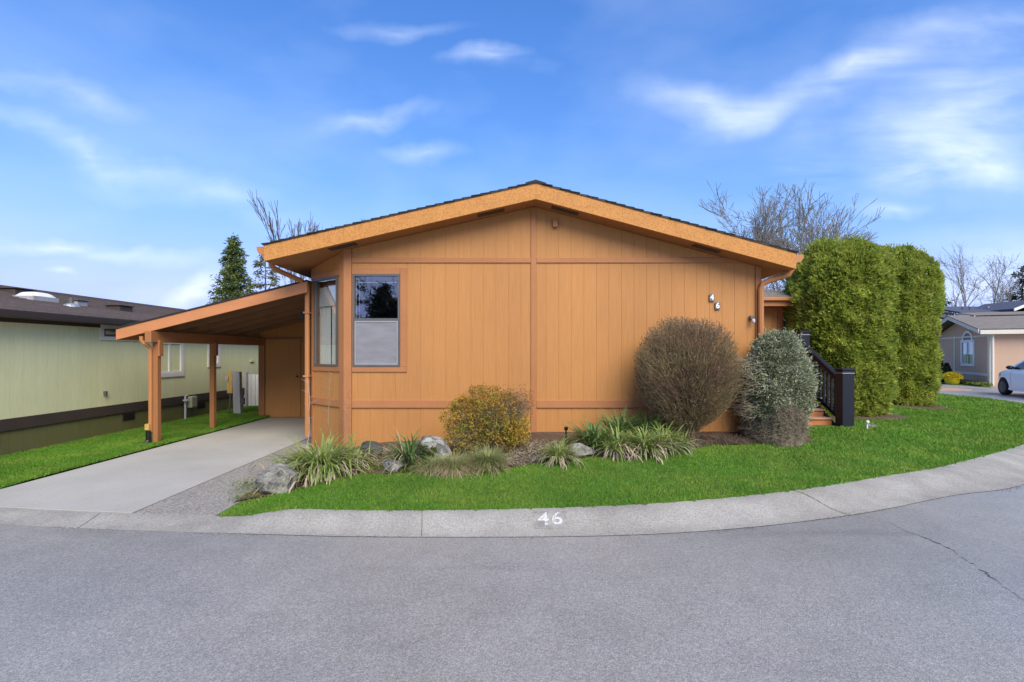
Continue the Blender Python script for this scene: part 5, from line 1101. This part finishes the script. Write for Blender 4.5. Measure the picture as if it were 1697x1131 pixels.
# dry brown mat and low ground cover
def cover(name, label, px0, px1, py0, py1, n, m, s=.02):
    pts = []
    for _ in range(60): p = hit(rng.uniform(px0, px1), rng.uniform(py0, py1), bedz, 4.6); pts.append(p)
    pts = np.array(pts); P = pts[rng.integers(0, len(pts), n)] + np.stack([rng.normal(size=n) * .07, rng.normal(size=n) * .09, np.zeros(n)], 1)
    ok = (P[:, 1] > Ey(P[:, 0]) - .03) & (P[:, 1] < 7.95); P = P[ok]; n = len(P); P[:, 2] = bedz(P[:, 0], P[:, 1]) + rng.random(n) * .035
    V, Q = kites(P, np.stack([rng.normal(size=n), rng.normal(size=n), rng.random(n) * .9], 1), s * (.6 + rng.random(n)), s * .5, .3); return tag(np_mesh(name, V, Q, m), label, kind='stuff')
cover('ground_cover', 'low green ground cover between the rocks', 570, 720, 752, 785, 6000, M_COVER)
cover('ground_cover', 'low green ground cover below the strap leaved group', 985, 1120, 742, 757, 2500, M_COVER)
cover('ground_cover', 'moss and leaves by the corner rock', 395, 425, 800, 838, 700, M_COVER)
cover('leaf_litter', 'brown dead stems and leaf litter in bed centre', 845, 925, 738, 772, 5000, M_SILVD, .03)
cover('leaf_litter', 'bark chips and litter under the right shrubs', 1130, 1300, 728, 740, 2600, M_BARK, .022)
cover('leaf_litter', 'dead leaves along the left wall', 520, 700, 745, 775, 1800, M_DRY, .022)
# rocks
def rock(label, px0, px1, py0, py1, m, depth=.8, seed=1, f=bedz, mossy=False):
    p = hit((px0 + px1) / 2, py1 - 3, f, 4.5); s = p[1] / F; w = (px1 - px0) * s / 2; h = (py1 - py0) * s; c = p + np.array((0, w * depth, h * .33))
    o = thing('rock', label, 'rock', (p[0], p[1] + w * depth, p[2]), 'garden rocks'); bm = bmesh.new(); bmesh.ops.create_icosphere(bm, subdivisions=4, radius=1.0)
    A = np.array([v.co[:] for v in bm.verts]); dirs = nrm(np.random.default_rng(seed).normal(size=(13, 3))); Rr = np.ones(len(A)) * 1.25
    for d in dirs: k = .78 + .18 * np.random.default_rng(int(abs(d[0]) * 1e4)).random(); dt = A @ d; Rr = np.minimum(Rr, np.where(dt > .05, k / np.maximum(dt, .05), 9))
    Rr = Rr / 1.02 + .05 * n3(A, 3.1, seed) + .03 * n3(A, 8, seed + 1); B_ = A * Rr[:, None] * np.array((w, w * depth, h * .54)) + c
    for v, q in zip(bm.verts, B_): v.co = q
    me = bpy.data.meshes.new('stone'); bm.to_mesh(me); bm.free(); me.materials.append(m); q = bpy.data.objects.new('stone', me); link(q, o)
    if mossy:
        N_ = nrm(A); k = (n3(A, 2.2, 9) > -.2) & (A[:, 1] < .1) & (A[:, 2] > -.35) & (A[:, 2] < .55) & (A[:, 0] > -.5) & (A[:, 0] < .45); Pm = B_[k]; Pm = np.repeat(Pm, 45, 0) + rng.normal(size=(k.sum() * 45, 3)) * .012; V, Q = kites(Pm, np.repeat(N_[k], 45, 0) + rng.normal(size=Pm.shape) * .6, .016, .009, .2); np_mesh('moss_patch', V, Q, M_MOSS, o)
    return o
rock('large pale grey rock at the corner of lawn and driveway', 408, 482, 771, 826, M_ROCK, .8, 3, gz)
rock('dark round rock against the wall', 590, 627, 737, 765, M_DROCK, .8, 5)
rock('white lichened rock with a moss patch', 678, 742, 724, 774, M_WROCK, .7, 8, mossy=True)
rock('small grey rock in front of the mossy rock', 631, 666, 766, 787, M_ROCK, .8, 11)
rock('grey rock left of the strap leaved group', 940, 983, 738, 764, M_ROCK, .8, 14)
rock('small grey stone at the foot of the hedge', 1440, 1456, 706, 714, M_ROCK, .8, 17, gz)
# bare saplings by the corner
def sapling(label, px, py0, py1, bend):
    p = hit(px, py0, bedz, 5.0); p = np.array(((px - 848.5) / F * 7.7, 7.7, 0)) if p[1] > 7.8 else p; p[2] = float(bedz(p[0], p[1])); H_ = CAMZ - (py1 - HY) * p[1] / F - p[2]; o = thing('bare_sapling', label, 'sapling', tuple(p), 'bare saplings at the house corner')
    pts = [p + np.array((bend * math.sin(t * 3) * .05 + rng.normal() * .006, rng.normal() * .01, H_ * t)) for t in np.linspace(0, 1, 12)]; MB().tube(pts, list(np.linspace(.0065, .0025, 12)), 5).build('stem', M_GREYW if bend > 0 else M_SILVD, o)
    A, B_ = [], []
    for k in range(5, 12):
        for sg in (-1, 1):
            if rng.random() < .75: q = pts[k] - np.array((0, 0, .05 * rng.random())); A.append(q); B_.append(q + np.array((sg * (.04 + .09 * rng.random()), rng.normal() * .03, .02 + .06 * rng.random())))
    V, Q = sticks(np.array(A), np.array(B_), .003, .0012); np_mesh('twigs', V, Q, M_GREYW if bend > 0 else M_SILVD, o)['kind'] = 'stuff'
sapling('pale bare sapling in front of the downspout', 508, 735, 622, 1.0); sapling('bare sapling before the angled window wall', 550, 740, 618, -1.0); sapling('thin bare sapling before the corner post', 577, 746, 652, -.6)
# white spigot by the hedge, built like the black garden spotlight; only the latter is a lamp
for px, py, h_, lab, m in ((1437, 712, .10, 'small white spigot at the foot of the hedge', M_WHITE), (938, 735, .18, 'small black garden spotlight in the bed', M_BLACK)):
    p = hit(px, py, gz if px > 1400 else bedz, 5); o = thing('garden_fixture', lab, 'garden light', tuple(p)); MB().tube([tuple(p), tuple(p + np.array((0, 0, h_)))], .012, 8).build('stake', m, o); MB().lathe([(.014, 0), (.026, .01), (.03, .04), (.018, .055)], (p[0], p[1] - .01, p[2] + h_), 'z', 12).build('head', m, o)

# ------------------------------------------------------------------ far trees
def bare_tree(name, label, base, H_, spread, seed, depth=6, m=M_GBARK, stems=1, r0=None, ang=.5, group=None, thin=.0):
    rg = np.random.default_rng(seed); o = thing(name, label, 'tree', base, group); segs = []; trunk = []
    def grow(p, d, ln, r, lev):
        n = 3; q = p
        for k in range(n):
            d = nrm(d + rg.normal(size=3) * .10 + np.array((0, 0, .05))); nx = q + d * ln / n; r2 = r * (1 - .22 * (k + 1) / n); (trunk if lev == 0 else segs).append((q, nx, r, r2)); q = nx; r = r2
            if lev > 0 and k < n - 1 and lev < depth and rg.random() < .75:
                dd = nrm(d + rg.normal(size=3) * ang * 1.3 * np.array((spread, spread, .6))); grow(q, dd, ln * rg.uniform(.45, .65), r * .5, lev + 1)
        if lev < depth:
            for j in range(2 if rg.random() < .75 else 3): grow(q, nrm(d + rg.normal(size=3) * ang * np.array((spread, spread, .7))), ln * rg.uniform(.62, .85), r * rg.uniform(.55, .75), lev + 1)
    b = np.array(base, float)
    for s_ in range(stems):
        a = 2 * math.pi * s_ / max(stems, 1) + .4; off = np.array((math.cos(a), math.sin(a), 0)) * (.25 if stems > 1 else 0)
        grow(b + off, nrm(off * (1.0 if stems > 1 else 0) + np.array((0, 0, 1.0))), H_ * .26, (r0 or H_ * .012), 0)
    def fin(L, nm, k):
        A = [np.array(c) for c in zip(*L)]; top = max(q[1][2] for q in trunk + segs); s_ = H_ / (top - b[2])
        P0 = b + (A[0] - b) * np.array((s_, s_, s_)); P1 = b + (A[1] - b) * np.array((s_, s_, s_)); V, Q = sticks(P0, P1, np.maximum(A[2], .012), np.maximum(A[3], .010), k); np_mesh(nm, V, Q, m, o)
    fin(trunk, 'trunk', 7); fin(segs, 'crown', 4); return o
def at(px, Y): return ((px - 848.5) * Y / F, Y, -.04)
def hz_(py, Y): return CAMZ + (HY - py) * Y / F
bare_tree('bare_tree', 'bare grey tree rising behind the right end of the orange roof', at(1282, 30), hz_(292, 30), .78, 11, 6, stems=3, ang=.42, r0=.13, group='bare trees behind the houses')
bare_tree('bare_tree', 'slender bare tree between the roof end and the hedge top', at(1355, 28), hz_(312, 28), .55, 6, 6, stems=2, ang=.36, r0=.10, group='bare trees behind the houses')
bare_tree('bare_tree', 'bare twiggy tree low behind the entry wing roof', at(1300, 24), hz_(430, 24), 1.2, 21, 6, stems=3, ang=.6, r0=.08, group='bare trees behind the houses')
bare_tree('bare_tree', 'bare dark tree behind the left slope of the orange roof', at(515, 30), hz_(334, 30), .28, 7, 5, M_BARK, stems=3, ang=.26, r0=.09, group='bare trees behind the houses')
for px, top_, sd_, lab, stm in ((1612, 390, 31, 'tall bare tree behind the tan house, left of its neighbours', 1), (1634, 405, 32, 'bare tree in the middle of three behind the tan house', 1), (1652, 425, 33, 'bare tree rightmost of three behind the tan house', 1)):
    bare_tree('bare_tree', lab, at(px, 60), hz_(top_, 60), .75, sd_, 5, M_GBARK, stems=stm, ang=.42, r0=.30, group='bare trees behind the houses')
bare_tree('bare_tree', 'thin dark leaning tree just right of the hedge', at(1582, 50), hz_(455, 50), .3, 40, 3, M_BARK, stems=1, ang=.3, r0=.22, group='bare trees behind the houses')
def conifer(name, label, base, H_, Rm, seed, m, tiers=26, droop=.35, loose=.2, n0=15, group=None, tip=.1, lf=.28):
    rg = np.random.default_rng(seed); o = thing(name, label, 'tree', base, group); b = np.array(base, float); MB().tube([tuple(b), tuple(b + np.array((0, 0, H_ * .97)))], [H_ * .02, .02], 8).build('trunk', M_BARK, o)
    A, B_, K = [], [], []
    for t in range(tiers):
        f = t / (tiers - 1); z = H_ * (.12 + .87 * f); rad = Rm * (1 - f) ** .85 * (1 + loose * rg.normal()) + tip
        for k in range(max(4, int(n0 * (1 - .6 * f)))):
            a = rg.random() * 2 * math.pi; L_ = rad * rg.uniform(.6, 1.12); p = b + np.array((0, 0, z + rg.normal() * .1)); e = p + np.array((math.cos(a) * L_, math.sin(a) * L_, -droop * L_ + .12 * L_)); A.append(p); B_.append(e)
            for j in range(int(6 + 10 * L_ / Rm)):
                s_ = rg.uniform(.25, 1.02); q = p + (e - p) * s_; K.append((*q, math.cos(a) * .6 + rg.normal() * .5, math.sin(a) * .6 + rg.normal() * .5, -.35 + rg.normal() * .35))
    V, Q = sticks(np.array(A), np.array(B_), .03, .012, 3); np_mesh('branches', V, Q, M_BARK, o); K = np.array(K); n = len(K)
    V, Q = cat_np([kites(K[:, :3] + rng.normal(size=(n, 3)) * lf * .3, K[:, 3:] + rng.normal(size=(n, 3)) * .4, lf * (.6 + .8 * rng.random(n)), lf * .32, .3) for _ in range(3)]); np_mesh('crown', V, Q, m, o); return o
conifer('conifer_tree', 'dense green conifer behind the carport roof', at(388, 34), hz_(395, 34), 2.5, 3, M_CONIF, 34, .45, .2, 20, tip=.16)
conifer('pine_tree', 'pale sparse evergreen tree between the conifer and orange eave', at(440, 38), hz_(425, 38), 2.4, 5, M_PINE, 16, .15, .35, 9, tip=.5, lf=.3)
conifer('conifer_tree', 'dark conifer at the right picture edge', at(1694, 60), hz_(442, 60), 3.0, 8, M_DCONIF, 16, .35, .3, 12, tip=.2, lf=.45)
conifer('conifer_tree', 'dark conifer peeking out right beside the hedge', at(1558, 55), hz_(488, 55), 2.3, 9, M_DCONIF, 12, .35, .3, 10, tip=.3, lf=.4)
# trees on the far side of the street, mirrored in the front window
conifer('conifer_tree', 'dark conifer mirrored in the upper window pane', (-8.0, -15, -.04), 5.75, 3.6, 12, M_DCONIF, 26, .35, .12, 20, lf=.35)
conifer('conifer_tree', 'tall conifer mirrored at the left of the upper window pane', (-10.6, -16, -.04), 8.0, 2.0, 13, M_DCONIF, 18, .25, .35, 7, lf=.25)
bare_tree('bare_tree', 'bare tree mirrored at the right of the upper window pane', (-7.4, -17.5, -.04), 8.2, .9, 14, 5, M_BARK, 2, ang=.5, r0=.1)

# ------------------------------------------------------------------ small things by the tan house
def on0(px, py): y = (CAMZ + .0) * F / (py - HY); return ((px - 848.5) / F * y, y)
Vv = [(22.3, 23.0, .03), (29.5, 20.0, .03), (30.5, 21.2, .03), (23.3, 24.2, .03), (26.0, 30.5, .03), (22.3, 30.5, .03)]
tag(MB().add([(22.2, 22.9, .004), (23.3, 24.05, .004), (25.9, 30.3, .004), (22.2, 30.3, .004)], [(0, 1, 2, 3)]).build('verge', M_SOD, fix=False), 'grass verge along the tan house', kind='structure')
n = 5000; t = rng.random(n); x = 22.3 + t * 2.6 + rng.random(n) * .5; y = 23.4 + t * 6 + rng.random(n) * .3
V, Q = kites(np.stack([x, y, rng.random(n) * .12], 1), np.stack([rng.normal(size=n), rng.normal(size=n), np.ones(n)], 1), .12, .05); tag(np_mesh('ground_cover', V, Q, M_COVER), 'low plants along the foot of the tan house', kind='stuff')
fx, fy = 22.1, 25.3
fx = (1578 - 848.5) / F * 25.3
o = thing('flower_pot', 'yellow pot of yellow flowers before the tan house', 'flower pot', (fx, fy, 0)); MB().lathe([(.2, 0), (.27, .05), (.33, .30), (.35, .36), (.30, .36)], (fx, fy, 0), 'z', 18).build('pot', M_YFLOW, o, smooth=True)
n = 900; a = rng.normal(size=(n, 3)); a = nrm(a) * np.array((.36, .36, .24)); a[:, 2] = np.abs(a[:, 2]); V, Q = kites(a + np.array((fx, fy, .34)), a + rng.normal(size=a.shape) * .2, .09, .06); np_mesh('flowers', V, Q, M_YFLOW, o)
fx2 = fx + .25; o = thing('cone_shrub', 'tiny cone shaped green shrub behind the yellow pot', 'shrub', (fx2, fy + .6, 0)); n = 1500; t = rng.random(n); a = rng.random(n) * 6.283; r = .36 * (1 - t); P = np.stack([fx2 + r * np.cos(a), fy + .6 + r * np.sin(a), .1 + .95 * t], 1); V, Q = kites(P, np.stack([np.cos(a), np.sin(a), 0 * a + .5], 1) + rng.normal(size=P.shape) * .3, .1, .05); np_mesh('foliage', V, Q, M_DCONIF, o); MB().tube([(fx2, fy + .6, 0), (fx2, fy + .6, .7)], .03, 6).build('stem', M_BARK, o)
gx_, gy_ = (1549 - 848.5) / F * 27.5, 27.5
o = thing('covered_grill', 'black covered grill at the end of the tan house', 'grill', (gx_, gy_, 0)); MB().lathe([(.32, .12), (.36, .5), (.38, 1.0), (.34, 1.25), (.20, 1.38), (.03, 1.42)], (gx_, gy_, 0), 'z', 16).build('cover', M_BLACK, o, smooth=True); MB().lathe([(.45, 0), (.45, .08), (.3, .12)], (gx_, gy_, 0), 'z', 16).build('base', M_BLACK, o)
px_, py_ = on0(1541, 646); tag(slab('paver_pad', [(px_ - .6, py_ - .5), (px_ + 1.4, py_ - .5), (px_ + 1.6, py_ + .7), (px_ - .5, py_ + .7)], -.02, .03, M_BRICKY), 'orange paver pad at the road edge behind the hedge', kind='structure')

# third level parts: undo the offset their parent carries
for o, part in fixlist:
    top_ = part.parent
    o.matrix_parent_inverse = Matrix.Identity(4)
    # part.matrix_world is identity in world space, so identity keeps the piece where it was built
